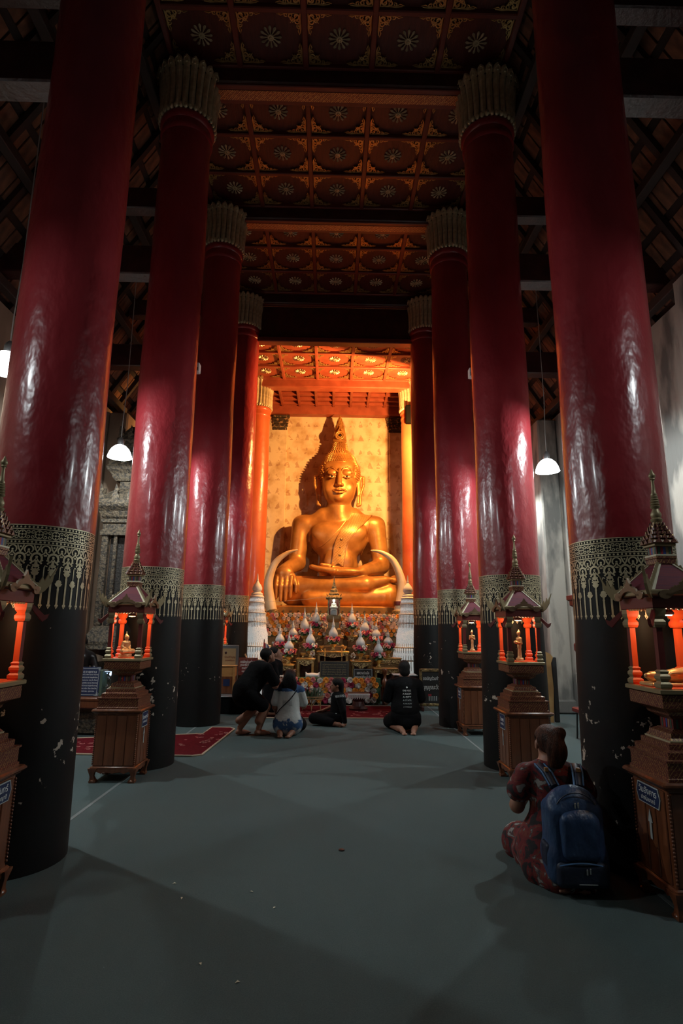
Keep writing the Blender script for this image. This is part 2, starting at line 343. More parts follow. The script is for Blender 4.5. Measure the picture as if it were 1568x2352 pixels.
# ---- coffered nave ceiling
ce = struct('ceiling')
def spiral(c, r0, a0, turns, n=14, grow=.25):
    return [(c[0]+r0*(1-(1-grow)*i/n)*cos(a0+turns*2*pi*i/n), c[1]+r0*(1-(1-grow)*i/n)*sin(a0+turns*2*pi*i/n)) for i in range(n+1)]
def strokes_mesh(strokes, z0, z1):
    m = MB()
    for pts, wd in strokes:
        n = len(pts); L = []; R = []
        for i, p in enumerate(pts):
            a = pts[max(i-1, 0)]; b = pts[min(i+1, n-1)]; dx, dy = b[0]-a[0], b[1]-a[1]; l = hypot(dx, dy) or 1
            h = wd/2*(1-.55*abs(2*i/(n-1)-1)**2); L.append((p[0]-dy/l*h, p[1]+dx/l*h)); R.append((p[0]+dy/l*h, p[1]-dx/l*h))
        v = [(x, y, z0) for x, y in L]+[(x, y, z0) for x, y in R]+[(x, y, z1) for x, y in L]+[(x, y, z1) for x, y in R]
        f = []
        for i in range(n-1):
            f += [(i, n+i, n+i+1, i+1), (2*n+i, 2*n+i+1, 3*n+i+1, 3*n+i), (i, i+1, 2*n+i+1, 2*n+i), (n+i+1, n+i, 3*n+i, 3*n+i+1)]
        m.add(v, f)
    return m
# corner ornament occupies the triangle from (0,0) out along +x and +y
st = [([(0,.005),(.10,.012),(.20,.006),(.27,.014)], .022), ([(.005,0),(.012,.10),(.006,.20),(.014,.27)], .022),
      (spiral((.055,.055), .045, .8, 1.1), .020), (spiral((.120,.042), .034, 2.4, -1.1), .017), (spiral((.042,.120), .034, -.8, 1.1), .017),
      (spiral((.180,.032), .026, 2.4, -1.1), .014), (spiral((.032,.180), .026, -.8, 1.1), .014), (spiral((.098,.098), .026, .8, 1.0), .016),
      ([(.10,.02),(.13,.085),(.10,.13)], .014), ([(.20,.02),(.24,.040),(.29,.022)], .012), ([(.02,.20),(.040,.24),(.022,.29)], .012), ([(.03,.03),(.10,.10),(.135,.135)], .014)]
corner_me = strokes_mesh(st, -.014, 0).mesh('corner_ornament', M['gold'], 0)
def rosette():
    m = MB()
    for k in range(12):
        a = 2*pi*k/12; q = MB()
        P = [[(.040,-.006,.012),(.040,0,.018),(.040,.006,.012)],[(.090,-.010,.014),(.090,0,.030),(.090,.010,.014)],[(.122,-.019,.012),(.122,0,.036),(.122,.019,.012)],[(.140,-.015,.008),(.140,0,.022),(.140,.015,.008)],[(.150,-.004,.006),(.150,0,.010),(.150,.004,.006)]]
        q.loft([[(x, y, -z) for x, y, z in r] for r in P], 0); q.xf(Matrix.Rotation(a, 4, 'Z')); m.add(q.v, q.f)
    m.lathe([(.030,.0),(.046,-.016),(.040,-.028),(.028,-.030),(.020,-.020),(.012,-.034)], 12)
    return m.mesh('rosette', M['gold_leaf'], 50)
ros_me = rosette()
NC = 5; CX = .93
def bay(y0, y1, z, nr=3, mp=None, mr=None):
    mp = mp or M['ceil']; mr = mr or M['ceil_rib']
    dy = (y1-y0)/nr; xw = NC*CX/2
    for i in range(NC):
        for j in range(nr):
            xc = (i-(NC-1)/2)*CX; yc = y0+(j+.5)*dy
            MB().box(-CX/2+.002, CX/2-.002, -dy/2+.002, dy/2-.002, 0, .04).build('panel', mp, ce, 0, (xc, yc, z))
            inst('rosette', ros_me, ce, (xc, yc, z-.001))
            for k, (sx, sy) in enumerate(((1,1),(-1,1),(-1,-1),(1,-1))):
                inst('corner_ornament', corner_me, ce, (xc-sx*(CX/2-.045), yc-sy*(dy/2-.045), z-.022), (0,0,0), (sx*1.08, sy*1.02*dy/.8, 1))
    for i in range(NC+1):
        xc = (i-NC/2)*CX; MB().bbox(xc-.04, xc+.04, y0, y1, z-.085, z+.02, .012).build('long_rib', mr, ce)
    for j in range(nr+1):
        yc = y0+j*dy; MB().bbox(-xw, xw, yc-.035, yc+.035, z-.080, z+.02, .012).build('cross_rib', mr, ce)
ZC = 9.33
bay(4.25, 6.58, ZC); bay(6.92, 9.28, ZC); bay(9.62, 12.06, ZC)
for i, y in enumerate(ROW[:4]):
    o = MB().bbox(-2.4, 2.4, y-.17, y+.17, 9.02, 9.40, .02).build('tie_beam', M['wood_dark'], ce)
    MB().bbox(-2.0, 2.0, y-.15, y+.15, 8.985, 9.03, .01).build('tie_beam_soffit', M['ceil_rib'], ce)
    m = MB().box(-1.75, 1.75, y-.075, y+.075, 8.978, 8.984).build('gold_stencil_band', M['beam_gold'], ce, 0)
# drop board where the ceiling steps down in front of the altar bay
m = MB(); m.box(-1.95, 1.95, 12.20, 12.30, 8.16, 9.02)
m.build('drop_board', M['wood_dark'], ce, 0)
MB().bbox(-1.95, 1.95, 12.14, 12.36, 8.06, 8.18, .015).build('drop_board_rail', M['ceil_rib'], ce)
bay(12.40, 14.66, 8.34, 3, M['red_lit'], M['red_lit'])
MB().bbox(-2.1, 2.1, 14.66, 14.98, 8.06, 8.40, .02).build('tie_beam', M['red_lit'], ce)
# plain lattice over the statue
MB().box(-2.3, 2.3, 15.0, 17.6, 8.66, 8.72).build('lattice_board', M['red_lit'], ce, 0)
for i in range(9): MB().bbox(-2.25+i*.55, -2.17+i*.55, 15.0, 17.4, 8.54, 8.66, .01).build('lattice_rib', M['red_lit'], ce)
for j in range(6): MB().bbox(-2.3, 2.3, 15.25+j*.38, 15.31+j*.38, 8.56, 8.66, .01).build('lattice_rib', M['red_lit'], ce)

# ---- lean-to roofs over the aisles
def prj(p):
    v = Vector(p)-CAM; z = v.dot(fw); return 784+1294.3*v.dot(r2)/z, 1176-1294.3*v.dot(u2)/z
tile_me = MB().bbox(-.085, .085, -.17, .17, -.012, .012, .004).mesh('roof_tile', M['tile'], 0)
for sd, nm in ((-1, 'ceiling_left'), (1, 'ceiling_right')):
    ro = struct(nm); X0, Z0, X1, Z1 = 4.75, 5.45, 2.25, 9.45; Ls = hypot(X1-X0, Z1-Z0); ang = atan2(Z1-Z0, X0-X1)
    def on(t, y, up=0): return (sd*(X0+(X1-X0)*t + up*sin(ang)), y, Z0+(Z1-Z0)*t + up*cos(ang))
    q = [on(-.05, 2.0, .10), on(1.02, 2.0, .10), on(1.02, 18, .10), on(-.05, 18, .10)]; q2 = [on(-.05, 2.0, .14), on(1.02, 2.0, .14), on(1.02, 18, .14), on(-.05, 18, .14)]
    MB().loft([q, q2]).build('roof_sheathing', M['rafter'], ro, 0)
    for y in [2.3+.55*i for i in range(27)]:
        m = MB(); a = [on(-.02, y-.04, 0), on(1, y-.04, 0), on(1, y+.04, 0), on(-.02, y+.04, 0)]; b = [on(-.02, y-.04, .07), on(1, y-.04, .07), on(1, y+.04, .07), on(-.02, y+.04, .07)]
        m.loft([a, b]).build('rafter', M['rafter'], ro, 0)
    cand = []
    for j in range(11):
        for i in range(62): cand.append((on((j+.5)/11, 2.4+i*.235, .085), j, i))
    def shows(p):
        x, y = prj(p); return -10 < y < 1000 and (-15 < x < 105 or 225 < x < 350 or 1190 < x < 1310 or 1470 < x < 1580)
    vis = [c for c in cand if shows(c[0])][:280]; far = [c for c in cand if c not in vis]
    er = (0, sd*ang, 0)
    for p, j, i in vis: inst('roof_tile', tile_me, ro, p, (0, er[1], pi/2 if False else 0), (1.9, .62, 1))
    m = MB()
    for p, j, i in far:
        t = MB().box(-.16, .16, -.10, .10, -.012, .012); t.xf(Matrix.Translation(p) @ Matrix.Rotation(sd*ang, 4, 'Y')); m.add(t.v, t.f)
    o = m.build('roof_tile_field', M['tile'], ro, 0); o['kind'] = 'stuff'
    for t in (.12, .36, .60, .84):
        m = MB(); p = on(t, 0, -.07); m.bbox(p[0]-.06, p[0]+.06, 2.0, 17.6, p[2]-.07, p[2]+.07, .01); m.build('purlin', M['rafter'], ro)
    for y in ROW:
        m = MB(); a, b = sorted((sd*2.2, sd*4.5)); m.bbox(a, b, y-.11, y+.11, 6.02, 6.44, .015); m.build('tie_beam', M['wood_dark'], ro)
        m = MB(); a, b = sorted((sd*2.2, sd*3.75)); m.bbox(a, b, y-.09, y+.09, 7.02, 7.34, .015); m.build('collar_beam', M['wood_dark'], ro)
        for xx in (3.35,): MB().bbox(sd*xx-.10, sd*xx+.10, y-.08, y+.08, 6.44, 7.02, .01).build('king_post', M['wood_dark'], ro)

# ================================================================== columns
# gold stencilled frieze with hanging tassels, drawn once in flat (u along, v down) and wrapped round the shaft
NU = 22
def band_mesh(R):
    U = 2*pi*R/NU; S = []
    ln = lambda v, wd: S.append(([(U*i/4, v) for i in range(5)], wd, True))
    for v in (.003, .030, .104, .131): ln(v, .0050)
    def dot(u, v, r, n=6): S.append(([(u+r*cos(2*pi*i/n), v+r*sin(2*pi*i/n)) for i in range(n)], None, False))
    for i in range(4): dot(U*(i+.5)/4, .0165, .0072); dot(U*(i+.5)/4, .1175, .0072)
    def sk(p, wd): S.append((p, wd, False))
    c = U*.5
    sk([(c+.024*cos(a*pi/7), .067+.027*sin(a*pi/7)) for a in range(15)], .005); dot(c, .067, .008)
    for k in range(4): dot(c+.016*cos(k*pi/2), .067+.018*sin(k*pi/2), .0055)
    for s in (-1, 1):
        e = 0 if s < 0 else U
        sk([(e-s*-.0+(-s)*0+(q[0]), q[1]) for q in spiral((e+(-s)*.014, .053), .014, 0 if s < 0 else pi, s*1.1, 10)], .0045)
        sk([q for q in spiral((e+(-s)*.014, .082), .014, 0 if s < 0 else pi, -s*1.1, 10)], .0045)
    # crescents under the frieze
    for e in (0, U): sk([(e+.026*sin(a), .166-.026*cos(a)) for a in [(-2.4+4.8*i/12) for i in range(13)] if 0 <= e+.026*sin(a) <= U], .007)
    dot(0.001, .168, .007); dot(U-.001, .168, .007)
    sk([(c-.020, .138),(c-.012, .16),(c, .185)], .006); sk([(c+.020, .138),(c+.012, .16),(c, .185)], .006); dot(c, .150, .007)
    # horseshoe pendants
    sk([(c+.032*sin(a), .226-.034*cos(a)) for a in [(-2.5+5*i/14) for i in range(15)]], .010)
    sk([(c-.018, .250),(c, .222),(c+.018, .250)], .006); dot(c, .216, .009); dot(c-.030, .258, .007); dot(c+.030, .258, .007); dot(c-.036, .238, .006); dot(c+.036, .238, .006)
    sk([(c, .236),(c, .285)], .012); sk([(c-.020, .268),(c, .285),(c+.020, .268)], .006)
    def burst(u, v, s=1):
        for k in range(5):
            a = (k-2)*.55; sk([(u, v), (u+.024*s*sin(a), v+.030*s*cos(a)*.9)], .010)
            sk([(u, v+.006), (u+.018*s*sin(a), v-.020*s*cos(a))], .008)
    burst(c, .312)
    def tassel(u, v0): sk([(u, v0), (u, .525)], .0085); dot(u, v0+.022, .0085); sk([(u-.009, .532),(u, .520),(u+.009, .532),(u, .553),(u-.009, .532)], .006); dot(u, .533, .006)
    for q in (-1,1): dot(c+q*.012, .166, .005); sk([(c+q*.030,.200),(c+q*.044,.190),(c+q*.048,.176)], .006); dot(c+q*.046, .206, .0065); sk([(c+q*.006,.262),(c+q*.020,.288),(c+q*.010,.300)], .006); dot(c+q*.022,.300,.006)
    tassel(c, .335)
    sk([(.020, .278),(.006, .272),(0.001, .284),(0.001, .360)], .0055); burst(0.0, .382); tassel(0.0, .405)
    m = MB(); RR = R+.0035
    def W(k, u, v): a = (k+u/U)*2*pi/NU; return (RR*cos(a), RR*sin(a), -v)
    V0 = []; F0 = []
    for pts, wd, full in S:
        o = len(V0)
        if wd is None:
            V0 += pts; F0.append(tuple(o+i for i in range(len(pts)))); continue
        n = len(pts); L = []; Rr = []; wd *= 1.45
        for i, p in enumerate(pts):
            a = pts[max(i-1, 0)]; b = pts[min(i+1, n-1)]; dx, dy = b[0]-a[0], b[1]-a[1]; l = hypot(dx, dy) or 1; h = wd/2
            if not full and n > 3: h *= (1-.35*abs(2*i/(n-1)-1)**2)
            L.append((p[0]-dy/l*h, p[1]+dx/l*h)); Rr.append((p[0]+dy/l*h, p[1]-dx/l*h))
        V0 += L+Rr; F0 += [(o+i, o+i+1, o+n+i+1, o+n+i) for i in range(n-1)]
    for k in range(NU): m.add([W(k, u, v) for u, v in V0], F0)
    return m.mesh('gold_stencil_band', M['gold_leaf'], 0)
band_me = band_mesh(.3515)
def shaft_prof(z0, z1, n, seg=40, jit=.004):
    rs = random.Random(3); m = MB(); R = []
    for i in range(n+1):
        z = z0+(z1-z0)*i/n; r = .352-.018*(z-2.15)/6
        R.append([((r+jit*sin(3*j*2*pi/seg+z*1.7)+jit*.7*sin(2*pi*j*2/seg-z*2.9))*cos(2*pi*j/seg), (r+jit*sin(3*j*2*pi/seg+z*1.7)+jit*.7*sin(2*pi*j*2/seg-z*2.9))*sin(2*pi*j/seg), z) for j in range(seg)])
    m.loft(R); return m
def low_shaft(zb):
    m = MB(); R = []
    for z, r in ((0,.378),(.6,.370),(1.2,.362),(zb-.55,.354),(zb,.3505)): R.append([(r*cos(2*pi*j/40), r*sin(2*pi*j/40), z) for j in range(40)])
    m.loft(R); return m
def petal_mesh(h):
    m = MB(); prof = [(0,.352,.034),(.05,.374,.041),(.14,.366,.042),(.5,.372,.043),(.76,.392,.047),(.87,.412,.052),(.93,.432,.053),(.97,.446,.046),(.995,.448,.030),(1.0,.440,.014)]
    R = []
    for t, r, wd in prof: R.append([(r-.02, -wd, t*h), (r+.002, -wd*.92, t*h), (r+.020, -wd*.45, t*h), (r+.028, 0, t*h), (r+.020, wd*.45, t*h), (r+.002, wd*.92, t*h), (r-.02, wd, t*h)])
    m.loft(R)
    m.tube([(.452,-.036,h*.86),(.466,-.030,h*.92),(.470,0,h*.955),(.466,.030,h*.92),(.452,.036,h*.86)], .007, 5); m.ball((.452, 0, h*.88), (.014,.018,.022), 6, 4)
    m.tube([(.386,-.004,h*.08),(.396,0,h*.5),(.424,0,h*.80)], .006, 5)
    return m.mesh('petal', M['gold_leaf'], 40)
pet_hi = petal_mesh(.74); pet_lo = petal_mesh(.86)
ring_me = MB(); [ring_me.ball((.372*cos(2*pi*k/36), .372*sin(2*pi*k/36), 0), (.034,.034,.05), 6, 4) for k in range(36)]; ring_me = ring_me.mesh('bead_ring', M['gold_leaf'], 50)
SIDE = {-1: 'on the side of the carved pulpit', 1: 'on the side of the backpacker'}
CLAB = {(-1,0): 'red and black column behind the shrine with the Monday sign', (1,0): 'red and black column beside the kneeling backpacker',
        (-1,1): 'red and black column whose foot stands on the end of the side-aisle rug', (1,1): 'red and black column behind the shrine of the standing alms-bowl image',
        (-1,2): 'red and black column by the bending man, its base badly flaked', (1,2): 'red and black column with flaked patches beside the framed sign board',
        (-1,3): 'red and black column behind the donation boxes', (1,3): 'red and black column beside the beaded white tower, right of the porcelain vase',
        (-1,4): 'orange lit column with white gold capital by the statue, clear of the loudspeaker', (1,4): 'orange lit column with white gold capital bearing the black loudspeaker'}
ZB = {(-1,0): 2.16, (1,0): 2.13, (-1,1): 2.16, (1,1): 2.12, (-1,2): 2.16, (1,2): 2.13, (-1,3): 2.15, (1,3): 2.13}
up_me = {}
for r_, y in enumerate(ROW):
    for sd in (-1, 1):
        c = thing('column', CLAB[sd, r_], 'column', (sd*CW if r_ < 4 else (-2.13 if sd < 0 else 2.25), y, 0), rz=.3*r_+sd, group='lacquered nave columns')
        zt = 8.36 if r_ < 4 else 7.50
        zb = ZB.get((sd, r_), 2.15)
        if r_ < 4:
            low_shaft(zb).build('lower_shaft', M['black'], c)
            inst('gold_stencil_band', band_me, c, (0,0,zb))
        shaft_prof(zb if r_ < 4 else 0, zt+.05, 40).build('upper_shaft', M['red'] if r_ < 4 else M['lacquer_lit'], c)
        m = MB(); m.lathe([(.335,zt-.26),(.352,zt-.24),(.356,zt-.20),(.345,zt-.17),(.340,zt-.10),(.362,zt-.08),(.372,zt-.04),(.362,zt),(.34,zt+.01)], 36); m.build('collar', M['red'] if r_ < 4 else M['lacquer_lit'], c)
        pm = pet_hi if r_ < 4 else pet_lo
        for k in range(25): inst('petal', pm, c, (0,0,zt+.02), (0,0,2*pi*k/25))
        inst('bead_ring', ring_me, c, (0,0,zt+.04))
        MB().lathe([(.36,zt+.02),(.37,zt+.5),(.40,zt+.72),(.42,9.0 if r_ < 4 else 8.38)], 24).build('capital_core', M['wood_dark'], c)
# ================================================================== weekday shrines
def leg_mesh():
    m = MB(); P = [(.000,.030,.000),(.012,.034,.000),(.030,.024,.004),(.060,.018,.010),(.090,.024,.012),(.125,.040,.006),(.135,.042,.004)]
    m.loft([[(-h+o, -h+o, z), (h+o, -h+o, z), (h+o, h+o, z), (-h+o, h+o, z)] for z, h, o in P]); m.ball((0,0,.018), (.037,.037,.018), 10, 6)
    return m.mesh('leg', M['teak'], 50)
leg_me = leg_mesh()
plank_me = MB().bbox(-.047, .047, -.006, .006, 0, .47, .004).mesh('plank', M['teak'])
bead_me = MB(); [bead_me.ball((0, 0, .015+i*.019), (.008,.008,.0085), 6, 4) for i in range(24)]; bead_me = bead_me.mesh('bead_strip', M['teak'], 60)
tooth_me = MB(); [tooth_me.prism([(-.012,.0),(.012,.0),(.008,-.018),(0,-.026),(-.008,-.018)], -.005, .005, c=((i-3)*.030, 0, 0)) for i in range(7)]; tooth_me = tooth_me.mesh('drip_teeth', M['olive_gold'], 0)
def post_mesh(sx, sy):
    prof = [(.030,0,1),(.034,.010,1),(.034,.026,1),(.022,.040,1),(.031,.056,1),(.031,.070,1),(.022,.082,1),(.027,.096,1),(.018,.105,0),(.018,.345,0),(.028,.345,1),(.034,.36,1),(.034,.378,1),(.024,.395,1),(.034,.412,1),(.038,.43,1),(.038,.455,1)]
    m = MB(); n = 4
    v = [(q*r, w_*r, z) for r, z, g in prof for q, w_ in ((-1,-1),(1,-1),(1,1),(-1,1))]; f = []; mi = []
    for i in range(len(prof)-1):
        for j in range(4):
            f.append((i*4+j, i*4+(j+1) % 4, i*4+4+(j+1) % 4, i*4+4+j))
            inner = (j == 1 and sx < 0) or (j == 3 and sx > 0) or (j == 0 and sy > 0) or (j == 2 and sy < 0)
            mi.append(2 if inner else (1 if prof[i][2] else 0))
    m.v = v; m.f = f; m.m = mi
    return m.mesh('post', [M['maroon'], M['olive_gold'], M['orange']], 0)
post_me = {(a, b): post_mesh(a, b) for a in (-1,1) for b in (-1,1)}
def pediment_mesh():
    # pointed leaf between two scrolls, cut from board
    half = [(0,.150),(.012,.118),(.020,.100),(.034,.092),(.030,.078),(.055,.060),(.060,.068),(.074,.045),(.080,.052),(.096,.020)]
    sc = [(.130,.028),(.150,.014),(.158,-.008),(.150,-.030),(.132,-.042),(.110,-.042),(.094,-.030),(.090,-.012),(.098,.002),(.112,.004),(.120,-.006),(.116,-.016),(.108,-.012)]
    inn = [(.104,-.010),(.102,-.006),(.086,-.004),(.070,.010),(.052,.022),(.030,.030),(0,.034)]
    R = half+[(.108,.030)]+sc+inn; poly = R+[(-a, b) for a, b in reversed(R[1:-1])]
    m = MB(); m.prism(poly, -.007, .007); return m.mesh('pediment', M['brown_gold'], 0)
ped_me = pediment_mesh()
def finial_mesh():
    # saw-toothed board running down a hip and flicking up past the corner; lies in the x-z plane, +x outward
    top = [(.05,.175)]
    for i in range(9):
        x = .06+i*.0235; z = .170-i*.0185; top += [(x, z+.026), (x+.012, z)]
    top += [(.285,.020),(.300,.060),(.312,.030),(.335,.085),(.340,.045),(.385,.130),(.365,.070),(.360,.030),(.345,.005)]
    bot = [(.320,-.030),(.290,-.052),(.270,-.050),(.262,-.030),(.250,-.008),(.19,.046),(.05,.150)]
    m = MB(); m.prism(top+bot, -.008, .008); return m.mesh('corner_finial', M['olive_gold'], 0)
fin_me = finial_mesh()
def hook_mesh():
    m = MB(); m.prism([(0,0),(.020,.010),(.110,-.075),(.205,-.160),(.232,-.150),(.222,-.180),(.195,-.200),(.12,-.115),(.02,-.02)], -.009, .009); return m.mesh('bracket', M['maroon'], 0)
hook_me = hook_mesh()
def tiers_mesh():
    m = MB()
    for k, (z, h, d) in enumerate(((0,.078,.030),(.030,.066,.028),(.058,.053,.026),(.084,.041,.024),(.108,.031,.024))):
        m.sq([(h*.82,z),(h,z+.006),(h*.93,z+d*.7),(h*.75,z+d)])
        for q in range(4):
            for u in (-.6, 0, .6):
                t = MB(); t.prism([(-.016*h/.06,0),(.016*h/.06,0),(0,.030)], -.004, .004, c=(u*h, -h-.004, z+.004)); t.xf(Matrix.Rotation(q*pi/2, 4, 'Z')); m.add(t.v, t.f)
    return m.mesh('crown_tiers', M['lai_red'], 0)
tier_me = tiers_mesh()
spire_me = MB().lathe([(.034,0),(.036,.010),(.026,.018),(.034,.028),(.036,.038),(.026,.048),(.030,.056),(.033,.072),(.024,.092),(.018,.108),(.028,.116),(.030,.124),(.022,.130),(.029,.138),(.022,.146),(.028,.154),(.021,.162),(.026,.170),(.019,.178),(.023,.186),(.017,.194),(.020,.202),(.014,.215),(.011,.245),(.009,.285),(.012,.300),(.018,.303),(.013,.312),(.021,.322),(.020,.334),(.010,.352),(.002,.372)], 16).mesh('spire', M['olive_gold'], 50)
STR = [mat('stripe_%d' % i, c, .4) for i, c in enumerate(((.03,.09,.06),(.30,.02,.03),(.03,.07,.28),(.26,.18,.09),(.03,.09,.06)))]
def roof_panel_mesh():
    a, b, z0, z1 = .196, .048, 0, .170
    m = MB(); m.loft([[(-a,-a,z0),(a,-a,z0),(a,-a+.012,z0-.008),(-a,-a+.012,z0-.008)],[(-b,-b,z1),(b,-b,z1),(b,-b+.012,z1-.008),(-b,-b+.012,z1-.008)]]); return m.mesh('roof_panel', M['roof_paint'], 0)
rp_me = roof_panel_mesh()
def hip_mesh():
    a, b = .199, .050; m = MB(); t = .020
    m.loft([[(-a,-a,-.002),(-a+t*1.4,-a-.004,-.002),(-a+t*1.4,-a+.006,-.008),(-a,-a+.006,-.008)],[(-b,-b,.172),(-b+t,-b-.004,.172),(-b+t,-b+.006,.166),(-b,-b+.006,.166)]])
    m.loft([[(a,-a,-.002),(a,-a+.006,-.008),(a-t*1.4,-a+.006,-.008),(a-t*1.4,-a-.004,-.002)],[(b,-b,.172),(b,-b+.006,.166),(b-t,-b+.006,.166),(b-t,-b-.004,.172)]])
    m.loft([[(-b,-b-.004,.160),(b,-b-.004,.160),(b,-b+.006,.154),(-b,-b+.006,.154)],[(-b+.004,-b-.003,.173),(b-.004,-b-.003,.173),(b-.004,-b+.006,.167),(-b+.004,-b+.006,.167)]])
    return m.mesh('hip_trim', M['cream'], 0)
hip_me = hip_mesh()
def shrine(x, y, side, label, day, sub, hexsign=False, sc=1.0):
    t = thing('weekday_shrine', label, 'shrine', (x, y, 0), group='weekday shrines in front of the columns'); t.scale = (sc,)*3
    cab = MB().bbox(-.205, .205, -.185, .185, .13, .645, .006).build('cabinet', M['teak'], t)
    for sx in (-1, 1):
        for sy in (-1, 1): inst('leg', leg_me, cab, (sx*.188, sy*.168, 0), (0,0,atan2(sy, sx)-pi/4))
    for i in range(4): inst('plank', plank_me, cab, (-.150+i*.100, -.187, .155))
    ix = -side*.207
    for i in range(3): inst('plank', plank_me, cab, (ix, -.105+i*.105, .155), (0,0,pi/2))
    for px, py in ((-.205,-.190),(.205,-.190),(ix*1.01,.180)): inst('bead_strip', bead_me, cab, (px, py, .16))
    m = MB(); m.bbox(-.222,.222,-.202,.202,.125,.150,.008); m.build('plinth_rail', M['teak'], cab)
    for q, (w_, d) in enumerate(((.16,.19),(.14,.21))):
        for s_ in (-1, 1):
            p = [(-w_,.128),(w_,.128),(w_,.105),(w_*.7,.085),(w_*.45,.100),(0,.088),(-w_*.45,.100),(-w_*.7,.085),(-w_,.105)]
            m = MB(); m.prism(p, s_*d-.007*(q == 0)-.0035*q, s_*d+.0035+.0, plane='xz' if q == 0 else 'yz'); m.build('apron', M['teak'], cab, 0)
    m = MB(); m.bbox(-.225,.225,-.205,.205,.640,.655,.006); m.bbox(-.248,.248,-.228,.228,.655,.685,.010); m.build('lid', M['teak'], t)
    ba = MB().sq([(.205,.685),(.205,.700),(.198,.704),(.198,.780),(.208,.784),(.208,.795),(.19,.797)]).build('stencilled_base', M['lai_red'], t, 0)
    MB().sq([(.178,.795),(.178,.832),(.164,.838),(.150,.842),(.150,.872),(.118,.880)]).build('stepped_tier', M['lai_red'], t, 0)
    MB().sq([(.122,.880),(.128,.888),(.116,.902),(.112,.922),(.082,.936),(.078,.940)]).build('lotus_step', M['lai_red'], t, 0)
    m = MB(); m.sq([(.132,.876),(.134,.884),(.128,.886)]); m.build('gold_line', M['gold_leaf'], t, 0)
    nk = MB().sq([(.066,.936),(.066,1.000)]).build('neck', M['maroon'], t, 0)
    for q in range(4):
        for i in range(5):
            inst('stripe', MB().box(-.0055+(i-2)*.022,.0055+(i-2)*.022,-.0675,-.066,.944,.992).mesh('stripe', STR[i], 0), nk, (0,0,0), (0,0,q*pi/2))
    MB().sq([(.074,.998),(.100,1.014),(.112,1.022),(.118,1.040),(.150,1.060),(.160,1.066)]).build('flared_bracket', M['lai_red'], t, 0)
    MB().sq([(.172,1.064),(.180,1.070),(.180,1.140),(.172,1.146)]).build('platform_frieze', M['lai_red'], t, 0)
    m = MB(); m.sq([(.188,1.146),(.196,1.150),(.196,1.170),(.190,1.174)]); m.build('platform', M['olive_gold'], t, 0)
    MB().box(-.176,.176,-.176,.176,1.174,1.177).build('shrine_floor', M['orange'], t, 0)
    for a in (-1, 1):
        for b in (-1, 1): inst('post', post_me[a, b], t, (a*.150, b*.150, 1.177))
    m = MB(); m.sq([(.182,1.632),(.186,1.636),(.186,1.700),(.20,1.712)]); m.build('lintel', M['maroon'], t, 0)
    for q in range(4): inst('drip_teeth', tooth_me, t, (sin(q*pi/2)*.178, -cos(q*pi/2)*.178, 1.648), (0,0,q*pi/2))
    MB().sq([(.205,1.708),(.214,1.714),(.214,1.734),(.20,1.742)]).build('eave', M['olive_gold'], t, 0)
    for q in range(4):
        inst('roof_panel', rp_me, t, (0,0,1.742), (0,0,q*pi/2)); inst('hip_trim', hip_me, t, (0,0,1.743), (0,0,q*pi/2))
        inst('pediment', ped_me, t, (sin(q*pi/2)*.222, -cos(q*pi/2)*.222, 1.716), (0,0,q*pi/2), (1.05,1,.72))
        inst('corner_finial', fin_me, t, (0,0,1.742), (0,0,q*pi/2+pi/4)); inst('bracket', hook_me, t, (0,0,1.742+.03), (0,0,q*pi/2+pi/4), (-1 if False else 1,1,1)).location = (cos(q*pi/2+pi/4)*.13, sin(q*pi/2+pi/4)*.13, 1.72)
    MB().sq([(.056,1.905),(.060,1.912),(.060,1.940),(.064,1.944),(.064,1.956),(.052,1.960)]).build('roof_collar', M['lai_red'], t, 0)
    MB().sq([(.062,1.957),(.064,1.960),(.064,1.968),(.055,1.970)]).build('gold_line', M['cream'], t, 0)
    n2 = MB().sq([(.050,1.966),(.050,2.022)]).build('upper_neck', M['maroon'], t, 0)
    for q in range(4):
        for i in range(5): inst('stripe', MB().box(-.008+(i-2)*.017,.008+(i-2)*.017,-.0515,-.050,1.972,2.016).mesh('stripe', STR[i], 0), n2, (0,0,0), (0,0,q*pi/2))
    MB().sq([(.060,2.020),(.066,2.024),(.066,2.034),(.06,2.038)]).build('gold_line', M['olive_gold'], t, 0)
    inst('crown_tiers', tier_me, t, (0,0,2.036)); inst('spire', spire_me, t, (0,0,2.160))
    lm = MB().lathe([(.03,1.632),(.045,1.612),(.040,1.600)], 16).build('downlight', M['steel'], t); MB().lathe([(.034,1.601),(.030,1.595),(.001,1.594)], 16).build('bulb', M['bulb'], lm)
    l = bpy.data.lights.new('shrine_light', 'POINT'); l.energy = 2.4; l.color = (1,.62,.34); l.shadow_soft_size = .03; o = bpy.data.objects.new('shrine_light', l); C.objects.link(o); o.parent = t; o.location = (0,0,1.575)
    # sign plate and arrow on the nave side of the cabinet
    sx = ix+(-side)*.008; rz = pi/2 if side < 0 else -pi/2
    w_, h_ = (.125, .055) if hexsign else (.085, .075)
    poly = [(-w_+.02,-h_),(w_-.02,-h_),(w_,0),(w_-.02,h_),(-w_+.02,h_),(-w_,0)] if hexsign else [(-w_,-h_),(w_,-h_),(w_,h_),(-w_,h_)]
    mb = MB(); mb.prism(poly, -.004, .002); mb2 = MB(); mb2.prism([(a*.94, b*.90) for a, b in poly], -.0052, -.004)
    p = inst('sign_plate', mb.mesh('sign_plate', M['white_dim'], 0), cab, (sx, 0, .570), (0,0,rz))
    inst('sign_face', mb2.mesh('sign_face', M['blue_sign'], 0), p)
    text(day, .050, M['white'], p, (0,-.0058,.017), ext=.0006); text(sub, .032, M['white'], p, (0,-.0058,-.026), ext=.0006)
